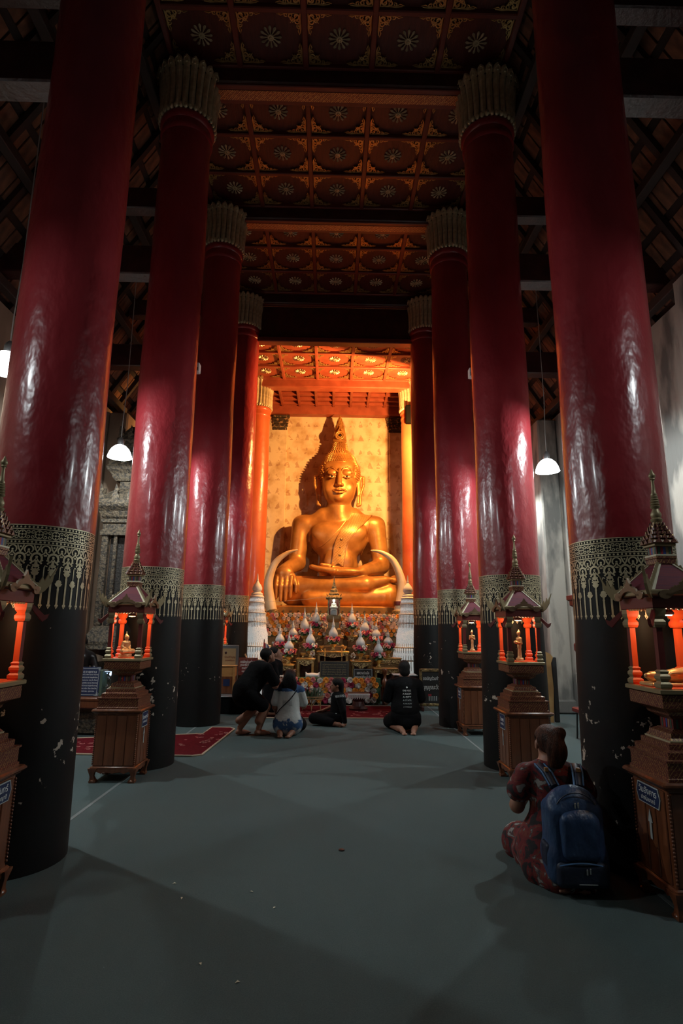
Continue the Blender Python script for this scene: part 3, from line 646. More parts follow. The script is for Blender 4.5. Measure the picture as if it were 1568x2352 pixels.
    ar = MB(); ar.prism([(0,.16),(.022,.09),(.010,.09),(.010,0),(-.010,0),(-.010,.09),(-.022,.09)], -.004, -.0015)
    inst('arrow_sticker', ar.mesh('arrow_sticker', M['white_dim'], 0), cab, (sx, 0, .335), (0,0,rz))
    return t
SH = [(-2.06, 3.42, -1, 'teak shrine with a navy Monday sign and white arrow', 'วันจันทร์', 'ปางห้ามญาติ', True),
      (-2.12, 6.13, -1, 'teak shrine holding the gilded seated image on coiled seat', 'วันพฤหัส', 'ปางสมาธิ', False),
      (-2.27, 11.50, -1, 'teak shrine mostly hidden behind the flaked column near the donation boxes', 'วันเสาร์', 'ปางนาคปรก', False),
      (2.06, 3.50, 1, 'teak shrine holding the gilded reclining image beside the backpacker', 'วันอังคาร', 'ปางไสยาสน์', True),
      (2.0, 6.13, 1, 'teak shrine holding the gilded alms-bowl image beside pale flaked column', 'วันพุธ', 'กลางวัน', False),
      (2.14, 8.73, 1, 'teak shrine holding the small hands-on-chest image beside the framed sign board', 'วันศุกร์', 'ปางรำพึง', False)]
for a in SH: shrine(*a)
# gilded images inside the shrines
def seated(name, label, loc, s, m, rz=0, group=None, h=.012, coil=False):
    """small seated figure facing -y; s scales a 0.36 m figure"""
    t = thing(name, label, 'statuette', loc, rz, group); t.scale = (s,)*3
    P = [('e',(0,0,.195),(.062,.042,.075),.02), ('e',(0,0,.245),(.078,.042,.035),.03), ('c',(0,0,.26),(0,-.005,.30),.022,.02,.015), ('e',(0,-.008,.325),(.036,.040,.046),.01),
         ('e',(0,.004,.352),(.030,.030,.030),.01), ('c',(0,.004,.372),(0,.004,.40),.014,.008,.01), ('c',(0,.004,.40),(0,.004,.435),.008,.003,.006)]
    for q in (-1, 1):
        P += [('c',(q*.075,0,.245),(q*.098,.002,.175),.024,.020,.02), ('c',(q*.098,.002,.175),(q*.035,-.062,.135),.020,.014,.015), ('c',(q*.06,.01,.105),(q*.135,-.045,.098),.045,.036,.03),
              ('c',(q*.135,-.045,.098),(q*-.02,-.085,.100),.034,.024,.02), ('c',(q*.038,-.006,.335),(q*.036,-.004,.295),.008,.006,.006)]
    P += [('e',(0,-.068,.128),(.045,.022,.012),.012)]
    soft_obj('figure', P, .0065, m, t)
    MB().lathe([(.13,0),(.135,.012),(.115,.022),(.122,.034),(.118,.052),(.10,.062)] if coil else [(.15,0),(.155,.014),(.115,.026),(.108,.044),(.135,.056),(.13,.066)], 18, sy=.8).build('lotus_base', m, t)
    return t
M['gold_small'] = mat('bright_gilt', (.72,.46,.20), .4, .45)
seated('seated_image', 'small gilded seated image in the shrine by the side-aisle rug', (-2.16, 6.13, 1.177), .62, M['gold_small'], rz=1.25, coil=True)
def standing(label, loc, rz, s, bowl):
    t = thing('standing_image', label, 'statuette', loc, rz); t.scale = (s,)*3
    P = [('c',(0,0,.05),(0,0,.20),.030,.022,.03), ('c',(0,0,.20),(0,0,.30),.022,.034,.03), ('e',(0,0,.315),(.046,.026,.020),.02), ('c',(0,0,.33),(0,0,.36),.014,.014,.01), ('e',(0,-.004,.385),(.024,.027,.031),.006), ('e',(0,.003,.405),(.021,.021,.018),.006), ('c',(0,.003,.415),(0,.003,.452),.010,.002,.008)]
    for q in (-1, 1): P += [('c',(q*.05,0,.312),(q*.060,.0,.245),.015,.012,.012), ('c',(q*.060,0,.245),(q*(.030 if bowl else .012),-.055,.262 if bowl else .285),.012,.009,.01), ('c',(q*.016,-.0,.06),(q*.016,-.02,.045),.016,.012,.01)]
    if bowl: P += [('e',(0,-.058,.262),(.030,.026,.022),.008)]
    soft_obj('figure', P, .006, M['gold_small'], t); MB().lathe([(.062,0),(.065,.010),(.050,.018),(.055,.030),(.045,.045)], 16).build('lotus_base', M['gold_small'], t)
standing('small gilded standing image holding a bowl in its shrine', (2.0, 6.13, 1.177), -1.3, .74, True)
standing('small gilded standing image with hands at the chest in its shrine', (2.14, 8.73, 1.177), -.7, .72, False)
standing('small gilded standing image in the Monday shrine', (-2.06, 3.42, 1.177), .7, .80, False)
t = thing('reclining_image', 'small gilded reclining image lying in the shrine by the backpacker', 'statuette', (2.06, 3.50, 1.177), 0)
soft_obj('figure', [('c',(-.13,0,.055),(.02,0,.06),.030,.040,.03), ('c',(.02,0,.06),(.08,0,.075),.040,.036,.02), ('e',(.115,0,.115),(.028,.026,.032),.015), ('c',(.09,-.03,.03),(.10,-.02,.10),.014,.012,.01), ('c',(.07,-.03,.08),(-.03,-.045,.075),.014,.011,.01), ('c',(-.13,0,.055),(-.165,-.01,.06),.022,.016,.01), ('c',(.115,0,.14),(.12,0,.175),.010,.002,.006)], .006, M['gold_small'], t)
MB().bbox(-.17,.17,-.075,.075,0,.022,.006).build('couch', M['gold_small'], t)
# ================================================================== the great seated statue
sx0, sy0, sz0 = .20, 16.85, 2.06
bd = thing('seated_statue', 'colossal gilded seated statue touching the earth with one hand', 'statue', (sx0, sy0, sz0)); bd.scale = (1.082,)*3
B = [('e',(0,.05,1.10),(.56,.40,.50),.1), ('e',(0,.04,1.90),(.80,.48,.58),.22), ('c',(-.86,.06,2.33),(.86,.06,2.33),.27,.27,.16), ('c',(-.42,.06,2.60),(.42,.06,2.60),.22,.22,.24), ('c',(0,.04,2.5),(0,.0,3.05),.37,.34,.10),
     ('e',(-.36,-.30,2.06),(.38,.12,.22),.20), ('e',(.36,-.30,2.06),(.38,.12,.22),.20), ('e',(0,-.30,1.25),(.38,.14,.34),.15),
     # arm reaching down over the knee
     ('c',(-1.05,.06,2.32),(-1.15,.0,1.28),.265,.225,.12), ('c',(-1.13,-.02,1.22),(-1.40,-.66,.98),.225,.170,.08), ('e',(-1.42,-.80,.86),(.25,.15,.20),.10),
     # arm folded to the lap, palm up
     ('c',(1.05,.06,2.32),(1.18,.02,1.20),.265,.23,.12), ('c',(1.17,-.02,1.16),(.62,-.66,.95),.225,.155,.08), ('e',(.16,-.76,.93),(.50,.20,.12),.10),
     # legs
     ('c',(-.45,.10,.42),(-1.22,-.42,.42),.40,.37,.15), ('c',(.45,.10,.42),(1.36,-.40,.36),.40,.36,.15), ('e',(0,-.05,.30),(1.35,.66,.32),.15),
     ('c',(1.36,-.46,.30),(-.75,-.74,.215),.33,.22,.07), ('c',(-1.20,-.52,.50),(.72,-.74,.60),.33,.21,.07), ('c',(.70,-.73,.62),(1.22,-.62,.72),.19,.13,.06), ('e',(1.36,-.58,.75),(.30,.13,.075),.06)]
for i in range(4):
    x = -1.60+i*.125; l = (.22,.16,.17,.25)[i]
    B += [('c',(x,-.88,.76),(x-.015,-.95,.52),.064,.060,.02), ('c',(x-.015,-.95,.52),(x-.01,-.93,l),.060,.046,.01)]
B += [('c',(-1.18,-.80,.80),(-1.10,-.86,.54),.070,.058,.03), ('c',(-1.10,-.86,.54),(-1.10,-.88,.38),.056,.045,.01)]
for i in range(4):
    y = -.92+i*.10; B += [('c',(-.12,y,.94),(-.50,y,.99),.080,.070,.02), ('c',(-.50,y,.99),(-.70-.03*(i in (1,2)),y,1.05),.068,.050,.01)]
B += [('c',(.05,-.62,1.0),(-.30,-.66,1.10),.07,.058,.03), ('c',(-.30,-.66,1.10),(-.46,-.70,1.12),.056,.045,.01)]
for i in range(5): B += [('c',(1.45,-.66+i*.03,.70+i*.03),(1.66-.015*i,-.66+i*.03,.72+i*.035),.045,.036,.015)]
sb = soft_obj('body', B, .026, M['statue'], bd)
from mathutils.bvhtree import BVHTree
bv = BVHTree.FromPolygons([v.co for v in sb.data.vertices], [p.vertices for p in sb.data.polygons])
def drape(name, cols, m, off=.02, th=.0):
    """cols: rows of (x,z) laid on the front of the body by casting towards it"""
    mb = MB(); V = []; n = len(cols[0])
    for row in cols:
        for x, z in row:
            h_ = bv.ray_cast(Vector((x,-3,z)), Vector((0,1,0)), 6); y = h_[0].y if h_[0] else -.2; V.append((x, y-off, z))
    V2 = [(x, y+off+.02, z) for x, y, z in V]; R = len(cols); k = len(V); f = []
    for i in range(R-1):
        for j in range(n-1): a = i*n+j; f += [(a, a+1, a+n+1, a+n), (k+a, k+a+n, k+a+n+1, k+a+1)]
        f += [(i*n, i*n+n, k+i*n+n, k+i*n), (i*n+n-1, k+i*n+n-1, k+i*n+2*n-1, i*n+2*n-1)]
    for j in range(n-1): f += [(j, k+j, k+j+1, j+1), ((R-1)*n+j, (R-1)*n+j+1, k+(R-1)*n+j+1, k+(R-1)*n+j)]
    mb.add(V+V2, f); return mb.build(name, m, bd, 60)
M['sash'] = lai('embossed_gold_sash', (.26,.12,.03), (.60,.34,.10), 40, 40, 1.2, .4, .5)
path = [(.66,2.60,.26),(.60,2.50,.25),(.44,2.30,.23),(.30,2.12,.20),(.18,1.94,.18),(.09,1.76,.165),(.04,1.55,.16),(.02,1.35,.16),(.0,1.20,.16),(-.01,1.08,.16)]
sash = drape('sash', [[(x+(w_*(j/6*2-1)), z - (.10*(1-abs(j/6*2-1)) if i == len(path)-1 else 0)*-1) for j in range(7)] for i, (x, z, w_) in enumerate(path)], M['sash'], .055)
drape('sash_border', [[(x-w_-.02, z), (x-w_+.015, z)] for x, z, w_ in path], M['statue'], .075); drape('sash_border', [[(x+w_-.015, z), (x+w_+.02, z)] for x, z, w_ in path], M['statue'], .075)
rl = [(.28,2.52),(.02,2.12),(-.22,1.86),(-.45,1.68),(-.62,1.62)]
drape('robe_edge', [[(x, z+.016), (x, z-.016)] for x, z in rl], M['statue'], .035)
drape('robe_edge', [[(x, z+.014), (x, z-.014)] for x, z in ((.86,2.34),(.78,1.95),(.70,1.65),(.62,1.45))], M['statue'], .03)
for z in (1.84, 1.62, 1.40): 
    h_ = bv.ray_cast(Vector((.06,-3,z)), Vector((0,1,0)), 6); MB().ball((.07 if z > 1.7 else .03, h_[0].y-.045, z), (.045,.03,.045), 8, 6).build('sash_boss', M['gold_dark'], bd)
H = [('e',(0,.04,3.86),(.505,.50,.46),.05), ('e',(0,-.10,3.58),(.470,.42,.46),.14), ('e',(0,-.18,3.32),(.385,.31,.27),.12), ('e',(0,-.435,3.225),(.115,.075,.085),.06), ('c',(0,.02,2.9),(0,.0,3.2),.34,.34,.06),
     ('e',(-.27,-.34,3.52),(.15,.14,.18),.10), ('e',(.27,-.34,3.52),(.15,.14,.18),.10), ('e',(0,-.28,4.06),(.43,.18,.24),.12),
     ('c',(0,-.50,3.96),(0,-.60,3.62),.046,.070,.04), ('e',(0,-.625,3.575),(.070,.070,.055),.025), ('e',(-.078,-.555,3.565),(.046,.055,.042),.015), ('e',(.078,-.555,3.565),(.046,.055,.042),.015)]
for q in (-1, 1):
    H += [('e',(q*.215,-.585,3.80),(.115,.078,.042),-.04), ('e',(q*.215,-.480,3.905),(.125,.045,.085),.04)]
    br = [(.215+.165*cos(t), -.545+.13*max(0, cos(t+pi))*0+.085*max(0, .215+.165*cos(t)-.19)/.19*1.6, 3.86+.165*sin(t)) for t in [radians(168-14*i) for i in range(12)]]
    for (x0,y0,z0),(x1,y1,z1) in zip(br, br[1:]): H += [('c',(q*x0,y0,z0),(q*x1,y1,z1),.011,.011,.012)]
    for (x0,y0,z0),(x1,y1,z1) in zip(((.110,-.530,3.795),(.215,-.555,3.842),(.300,-.500,3.800)), ((.215,-.555,3.842),(.300,-.500,3.800),(.400,-.400,3.845))): H += [('c',(q*x0,y0,z0),(q*x1,y1,z1),.011,.009,.008)]
    H += [('c',(q*.110,-.530,3.790),(q*.215,-.545,3.760),.014,.016,.010), ('c',(q*.215,-.545,3.760),(q*.310,-.475,3.795),.016,.012,.010)]
    H += [('c',(0,-.590,3.425),(q*.07,-.580,3.445),.024,.028,.012), ('c',(q*.07,-.580,3.445),(q*.190,-.490,3.425),.028,.010,.012), ('c',(0,-.575,3.350),(q*.09,-.558,3.358),.032,.029,.012), ('c',(q*.09,-.558,3.358),(q*.188,-.490,3.415),.029,.009,.012)]
    H += [('c',(q*.52,.08,3.95),(q*.70,.06,3.90),.040,.038,.02), ('c',(q*.70,.06,3.90),(q*.695,.04,3.70),.040,.036,.02), ('c',(q*.695,.04,3.70),(q*.61,.03,3.42),.036,.036,.02), ('c',(q*.53,.05,3.80),(q*.54,.03,3.42),.045,.040,.03), ('c',(q*.60,.06,3.88),(q*.58,.04,3.50),.030,.030,.05),
          ('c',(q*.61,.03,3.42),(q*.595,.03,3.15),.036,.040,.02), ('c',(q*.535,.03,3.42),(q*.530,.03,3.15),.030,.032,.02), ('c',(q*.595,.03,3.14),(q*.530,.03,3.11),.042,.042,.03)]
H += [('c',(-.13,-.625,3.395),(.13,-.625,3.395),.010,.010,-.015), ('c',(-.36,.0,2.90),(.36,.0,2.90),.030,.030,.04), ('c',(-.40,.0,2.80),(.40,.0,2.80),.045,.045,.05)]
def low(p):
    f_ = lambda z: z-(.23 if z <= 3.75 else .23-.13*(z-3.75)/.5 if z <= 4.25 else .10*max(0, 4.85-z)/.6)
    g_ = lambda c: (c[0], c[1], f_(c[2]))
    return (p[0], g_(p[1]), g_(p[2]), *p[3:]) if p[0] == 'c' else (p[0], g_(p[1]), *p[2:])
H = [low(p) for p in H]
hd = soft_obj('head', H, .0135, M['statue'], bd)
M['eye_inlay'] = mat('shell_inlay', (.62,.50,.34), .3); M['pupil'] = mat('black_pupil', (.01,.008,.006), .2)
for q in (-1, 1):
    e_ = MB().ball((q*.212,-.490,3.578), (.088,.052,.030), 14, 8).build('eye', M['eye_inlay'], hd, 60); MB().ball((q*.208,-.536,3.578), (.030,.014,.027), 10, 6).build('pupil', M['pupil'], hd, 60)
hair = [('e',(0,.06,3.98),(.575,.565,.52),.02), ('e',(0,.06,4.30),(.42,.40,.24),.16), ('c',(0,.06,4.40),(0,.06,4.78),.25,.17,.16), ('b',(0,-.90,3.55),(.40,.56,.60),.10,-.02)]
hair = [low(p) for p in hair]
soft_obj('hair_cap', hair, .022, M['statue'], bd)
hob = [o for o in bd.children if o.name.startswith('hair_cap')][0]; bvh = BVHTree.FromPolygons([v.co for v in hob.data.vertices], [p.vertices for p in hob.data.polygons])
bvf = BVHTree.FromPolygons([v.co for v in hd.data.vertices], [p.vertices for p in hd.data.polygons])
cur = MB()
def spike(p, n):
    q = MB(); q.lathe([(.024,-.008),(.025,.010),(.014,.030),(.003,.042)], 6); q.xf(Matrix.Translation(p) @ n.to_track_quat('Z','Y').to_matrix().to_4x4()); cur.add(q.v, q.f)
for j in range(22):                      # rows of small pointed curls wrapped round the cap
    z = 3.52+j*.056; r_ = 0
    for i in range(64):
        a = 2*pi*(i+.5*(j % 2))/64
        if z > 4.35 and (i % 2): continue
        o_ = Vector((1.5*cos(a), .1+1.5*sin(a), z)); d_ = Vector((-cos(a), -sin(a), 0)); h1 = bvh.ray_cast(o_, d_, 3)
        if h1[0] is None: continue
        h2 = bvf.ray_cast(o_, d_, 3)
        if h2[0] is not None and (h2[0]-o_).length < (h1[0]-o_).length-.004: continue
        if h1[0].y > .35: continue
        spike(h1[0], h1[1])
o = cur.build('hair_curls', M['statue'], bd, 0); o['kind'] = 'stuff'
fl_ = MB().lathe([(.15,4.72),(.195,4.78),(.19,4.86),(.165,5.0),(.135,5.14),(.10,5.28),(.065,5.42),(.03,5.53),(.004,5.60)], 20, c=(0,.05,0)).build('flame_finial', M['statue'], bd)
m = MB()
for lv, (z0, r0, k, hh) in enumerate(((4.78,.185,8,.22),(4.92,.165,8,.22),(5.06,.14,8,.22),(5.20,.105,7,.20),(5.32,.075,6,.17))):
    for j in range(k):
        a = 2*pi*(j+.5*(lv % 2))/k; q = MB(); w_ = r0*.42
        q.prism([(-w_,0),(w_,0),(w_*.75,hh*.5),(0,hh),(-w_*.75,hh*.5)], -.014, .010, c=(0,0,0)); q.xf(Matrix.Translation((0,.05,z0)) @ Matrix.Rotation(a, 4, 'Z') @ Matrix.Translation((0,-r0,0)) @ Matrix.Rotation(-.14, 4, 'X')); m.add(q.v, q.f)
m.build('flame_leaves', M['statue'], fl_, 0)
m = MB(); m.tube([(.115*cos(2*pi*j/20), -.165, 4.90+.115*sin(2*pi*j/20)) for j in range(21)], .026, 8); m.tube([(.066*cos(2*pi*j/20), -.175, 4.90+.070*sin(2*pi*j/20)) for j in range(21)], .018, 8); m.tube([(-.08,-.165,4.98),(-.02,-.15,5.10),(0,-.13,5.18),(.02,-.15,5.10),(.08,-.165,4.98)], .018, 6); m.build('flame_ring', M['statue'], fl_, 60)
MB().ball((0,-.18,4.90), (.034,.03,.034), 10, 6).build('flame_jewel', M['pupil'], fl_)
# throne
th = thing('throne', 'gilded throne block with lotus and diamond bands under the statue', 'throne', (.10, 15.85, 0))
MB().bbox(-1.74,1.74,-1.44,1.60,0,1.72,.03).build('core', M['gold_dark'], th)
MB().bbox(-1.72,1.72,-1.46,1.62,1.72,2.04,.03).build('upper_slab', M['statue'], th)
lz = MB().prism([(-.075,0),(.075,0),(.085,.05),(0,.15),(-.085,.05)], -.02, .02).mesh('lotus_leaf', M['statue'], 0)
lz2 = MB().prism([(-.03,0),(0,-.05),(.03,0),(0,.05)], -.014, .014).mesh('diamond_stud', M['gold_dark'], 0)
for i in range(18): inst('lotus_leaf', lz, th, (-1.575+i*.185, -1.48, 1.74)); inst('diamond_stud', lz2, th, (-1.48+i*.185, -1.48, 1.90))

# ---- flowers
def flower_mesh(k, r=.058):
    m = MB(); rs = random.Random(k)
    for lay, (n, rr, up, tz, wd) in enumerate(((7,1.0,.18,.0,.55),(6,.74,.42,.22,.50),(5,.46,.62,.40,.44))):
        for j in range(n):
            a = 2*pi*(j+.5*lay)/n; ca, sa = cos(a), sin(a); R = r*rr; Wd = r*wd
            pts = [(0,0,tz*r*.5),(R*.55,-Wd,tz*r+up*r*.5),(R,-Wd*.45,tz*r+up*r),(R*1.04,0,tz*r+up*r*1.15),(R,Wd*.45,tz*r+up*r),(R*.55,Wd,tz*r+up*r*.5)]
            m.add([(x*ca-y*sa, x*sa+y*ca, z) for x, y, z in pts], [(0,1,2,3),(0,3,4,5)])
    m.ball((0,0,r*.5), (r*.28,r*.28,r*.28), 6, 4)
    return m.mesh('flower', M['fl_'+k], 0)
FM = {k: flower_mesh(k) for k in FCOL}
leafm = MB().add([(0,-.01,0),(.05,-.028,.012),(.10,0,.006),(.05,.028,.012),(0,.01,0)], [(0,1,2,3,4)]).mesh('leaf', M['leaf'], 0)
def bank(name, label, x0, x1, y, z0, z1, dx, pal, rs, lean=.25):
    t = thing(name, label, 'flower bank', ((x0+x1)/2, y, 0)); w_ = (x1-x0)/2
    m = MB(); m.bbox(-w_, w_, .03, .09, z0-.02, z1, .01); m.build('backing', M['leaf'], t)
    if z0 > .5: 
        m = MB(); m.bbox(-w_, -w_+.05, .03, .09, 0, z0, .005); m.bbox(w_-.05, w_, .03, .09, 0, z0, .005); m.build('frame_leg', M['wood_dark'], t)
    nz = max(2, round((z1-z0)/(dx*.88)))
    for j in range(nz):
        nx = int((x1-x0)/dx)
        for i in range(nx):
            x = -w_+(i+.5+.5*(j % 2)*.9)*dx+rs.uniform(-.012,.012); z = z0+(j+.5)*(z1-z0)/nz+rs.uniform(-.012,.012)
            if abs(x) > w_: continue
            k = pal[(i*2+j*3+rs.randrange(2)) % len(pal)]
            inst('flower', FM[k], t, (x, rs.uniform(-.015,.015), z), (pi/2+rs.uniform(-.3,.3), rs.uniform(-.3,.3), rs.uniform(-.35,.35)), rs.uniform(.92,1.14)*dx/.115)
            if (i+j) % 3 == 0: inst('leaf', leafm, t, (x+.05, .015, z-.03), (pi/2+.3, rs.uniform(-3,3), 0), 1.0)
    return t
rs = random.Random(11)
bank('flower_bank', 'wide bank of peach, orange and pink silk flowers below the statue', -1.62, 1.68, 13.80, 1.31, 1.84, .108, ['peach','orange','peach','pink','orange','white','peach'], rs)
bank('flower_bank', 'low bank of orange, white and rose silk flowers on the floor before the altar', -.98, 1.00, 11.62, .06, .53, .118, ['orange','white','rose','orange','white','pink'], rs)

# ---- chedi-shaped urns on gilt stands
def urn_mesh():
    return MB().lathe([(.060,0),(.085,.025),(.100,.065),(.098,.10),(.080,.145),(.055,.185),(.036,.22),(.028,.245),(.040,.250),(.040,.262),(.026,.268),(.034,.278),(.034,.288),(.024,.294),(.030,.304),(.022,.314),(.026,.324),(.018,.334),(.014,.36),(.008,.40),(.002,.455)], 24).mesh('urn', M['urn_white'], 50)
urn_me = urn_mesh()
stand_me = MB().lathe([(.062,0),(.066,.012),(.044,.024),(.026,.050),(.034,.062),(.026,.074),(.050,.098),(.074,.128),(.080,.150),(.070,.155)], 20).mesh('stand', M['gold'], 50)
URN = [(-.342,13.3,1.629,.48),(-.601,13.1,1.466,.51),(-.846,12.9,1.33,.35),(-1.098,12.5,1.19,.39),(-.868,12.1,1.056,.375),(-.431,12.3,1.17,.44),(.052,12.6,1.306,.455),(.485,13.3,1.624,.47),(.773,13.1,1.441,.435),(1.015,12.9,1.32,.365),(.63,12.3,1.131,.415),(1.241,12.5,1.181,.32),(.997,12.1,1.003,.40)]
URN_Z = []
UL = ['on the highest chest beside the lantern, above the pillow', 'on the second highest chest, above the pillow', 'on the narrow chest beside the flag tables', 'on the chest nearest the flag', 'on the low table behind the tie-dye person', 'on the table behind the white pillow', 'on the tall middle table between the candles', 'on the highest chest beside the lantern, above the two-line notice', 'on the second highest chest, above the two-line notice', 'on the narrow chest with a peach tint', 'on the table behind the two-line notice', 'on the chest near the porcelain vase', 'on the low table behind the wooden jar']
for i, (x, y, zb, hh) in enumerate(URN):
    zs = zb-.30; URN_Z.append(zs)
    t = thing('chedi_urn', 'white chedi urn '+UL[i], 'urn', (x, y, zs), group='white chedi urns on the altar')
    s_ = hh/.455
    inst('stand', stand_me, t, (0,0,0), (0,0,0), (1,1,1.0)); inst('urn', urn_me, t, (0,0,.30-.02), (0,0,0), (1,1,s_))
    MB().lathe([(.05,.15),(.105,.19),(.115,.24),(.09,.29),(.06,.30)], 14).build('flower_nest', M['leaf'], t)
    for k in range(13):
        a = 2*pi*k/13+rs.uniform(-.1,.1); rr = .105+.02*(k % 2); z = .235+.035*(k % 2)
        inst('flower', FM[('rose','pink','white','rose','pink')[(k*2+i) % 5]], t, (rr*cos(a), rr*sin(a), z), (0, radians(62), a), .78)
        if k % 2: inst('leaf', leafm, t, (.10*cos(a), .10*sin(a), .19), (0, .6, a), 1.0)

# ---- carved gilt tables and tiers
def apron_poly(w_, h_):
    R = [(-w_,0)]; n = 6
    pts = []
    for i in range(25):
        u = -1+2*i/24; z = -h_*(.28+.62*(1-abs(u))**1.1) - .10*h_*abs(sin(u*9.4)); pts.append((u*w_, z))
    return [(-w_,0)]+pts+[(w_,0)]
def altar_table(label, x0, x1, y0, y1, zt, solid=False, ap=.11):
    t = thing('altar_table', label, 'table', ((x0+x1)/2, (y0+y1)/2, 0)); w_ = (x1-x0)/2; d = (y1-y0)/2
    m = MB(); m.bbox(-w_-.02, w_+.02, -d-.02, d+.02, zt-.022, zt, .006); m.bbox(-w_-.008, w_+.008, -d-.008, d+.008, zt-.04, zt-.022, .005); m.build('table_top', M['gold'], t)
    if solid:
        MB().bbox(-w_, w_, -d, d, 0, zt-.04, .01).build('carved_body', M['lai_gilt'], t)
        for k in range(3): MB().bbox(-w_-.01, w_+.01, -d-.012, d+.01, zt-.12-k*.16, zt-.10-k*.16, .004).build('moulding', M['gold'], t)
    else:
        for sx in (-1, 1):
            for sy in (-1, 1):
                m = MB(); m.sq([(.030,0),(.032,.02),(.020,.05),(.016,.2),(.018,zt*.5),(.024,zt-.10),(.030,zt-.04)], c=(sx*(w_-.03), sy*(d-.03), 0)); m.build('leg', M['gold'], t)
        MB().box(-w_+.03, w_-.03, d-.03, d-.015, .05, zt-.05).build('back_panel', M['wood_dark'], t, 0)
    m = MB(); m.prism(apron_poly(w_-.01, ap), -d-.012, -d+.004, c=(0,0,zt-.04)); m.build('carved_apron', M['gilt_carving'], t, 0)
    return t
M['lai_gilt'] = lai('carved_gilt_panel', (.055,.022,.012), (.42,.27,.10), 90, 90, .6, .4, .6)
M['gilt_carving'] = mat('pierced_gilt_carving', (.50,.36,.16), .4, .6, col2=(.10,.05,.02), scale=38, bump=.8, bscale=55, mixlo=.45, mixhi=.55)
altar_table('tall carved gilt table in the middle carrying candles and one urn', -.28, .38, 12.36, 12.80, URN_Z[6], ap=.10)
altar_table('carved gilt table behind the white pillow, carrying one urn', -.70, -.34, 12.08, 12.52, URN_Z[5], ap=.12)
altar_table('carved gilt table behind the two-line sign, carrying one urn', .44, .84, 12.08, 12.52, URN_Z[10], ap=.12)
altar_table('low carved gilt table behind the tie-dye woman', -1.24, -.76, 11.88, 12.30, URN_Z[4], ap=.10)
altar_table('low carved gilt table behind the wooden water jar', .90, 1.36, 11.88, 12.30, URN_Z[12], ap=.10)
altar_table('carved gilt chest under the urn nearest the flag', -1.36, -.90, 12.36, 12.70, URN_Z[3], True)
altar_table('carved gilt chest under the urn beside the beaded tower and porcelain vase', 1.04, 1.50, 12.36, 12.70, URN_Z[11], True)
altar_table('narrow gilt chest under the urn behind the flag', -1.02, -.76, 12.76, 12.96, URN_Z[2], True)
altar_table('narrow gilt chest under the urn with a peach tint', .93, 1.14, 12.76, 12.96, URN_Z[9], True)
altar_table('tall gilt chest under the second highest urn by the lantern and pillow table', -.71, -.50, 13.02, 13.16, URN_Z[1], True)
altar_table('tall gilt chest under the second highest urn above the two-line sign', .67, .88, 13.02, 13.16, URN_Z[8], True)
altar_table('highest gilt chest beside the lantern, above the white pillow', -.45, -.22, 13.22, 13.44, URN_Z[0], True)
altar_table('highest gilt chest beside the lantern, above the two-line sign', .38, .60, 13.22, 13.44, URN_Z[7], True)
# ---- lantern shrine with a lit image
la = thing('lantern_shrine', 'dark carved lantern with spire on a tall gilt pedestal', 'lantern', (.06, 13.08, 0))
MB().sq([(.24,0),(.24,.9),(.25,.92),(.25,1.10),(.21,1.14),(.21,1.26),(.23,1.28),(.17,1.36),(.17,1.46),(.13,1.50),(.12,1.62),(.15,1.66),(.165,1.70),(.165,1.76)]).build('pedestal', M['lai_gilt'], la, 0)
for a in (-1, 1):
    for b in (-1, 1): MB().sq([(.018,1.76),(.022,1.78),(.014,1.82),(.014,2.10),(.020,2.14),(.020,2.16)], c=(a*.125, b*.125, 0)).build('post', M['gold_dark'], la, 0)
MB().sq([(.15,1.755),(.15,1.775)]).build('floor_plate', M['gold_dark'], la, 0)
MB().box(-.115,.115,-.128,-.124,1.78,2.14).build('pane', M['glass'], la, 0)
MB().box(-.12,.12,.122,.128,1.78,2.14).build('back_board', M['maroon'], la, 0)
MB().sq([(.165,2.14),(.185,2.16),(.185,2.18),(.12,2.24),(.125,2.26),(.08,2.32),(.085,2.34),(.05,2.40),(.052,2.42),(.028,2.48),(.03,2.50),(.014,2.56),(.003,2.66)]).build('roof', M['gold_dark'], la, 0)
for q in range(4): m = MB(); m.prism([(.12,.0),(.20,.03),(.235,.09),(.215,.02),(.18,-.03),(.13,-.02)], -.01, .01); inst('eave_horn', m.mesh('eave_horn', M['gold_dark'], 0), la, (0,0,2.17), (0,0,q*pi/2+pi/4))
l = bpy.data.lights.new('lantern_light', 'POINT'); l.energy = 2.2; l.color = (1,.80,.52); l.shadow_soft_size = .03; o = bpy.data.objects.new('lantern_light', l); C.objects.link(o); o.parent = la; o.location = (0,-.07,2.11)
seated('seated_image', 'small bright seated image inside the glass lantern', (.06, 13.06, 1.90), .55, M['white'])
tag(MB().bbox(-.08,.08,-.06,.06,0,.12,.01).build('image_plinth', M['white'], None, 35, (.06, 13.06, 1.777)), 'white plinth inside the glass lantern under the bright image', 'plinth')
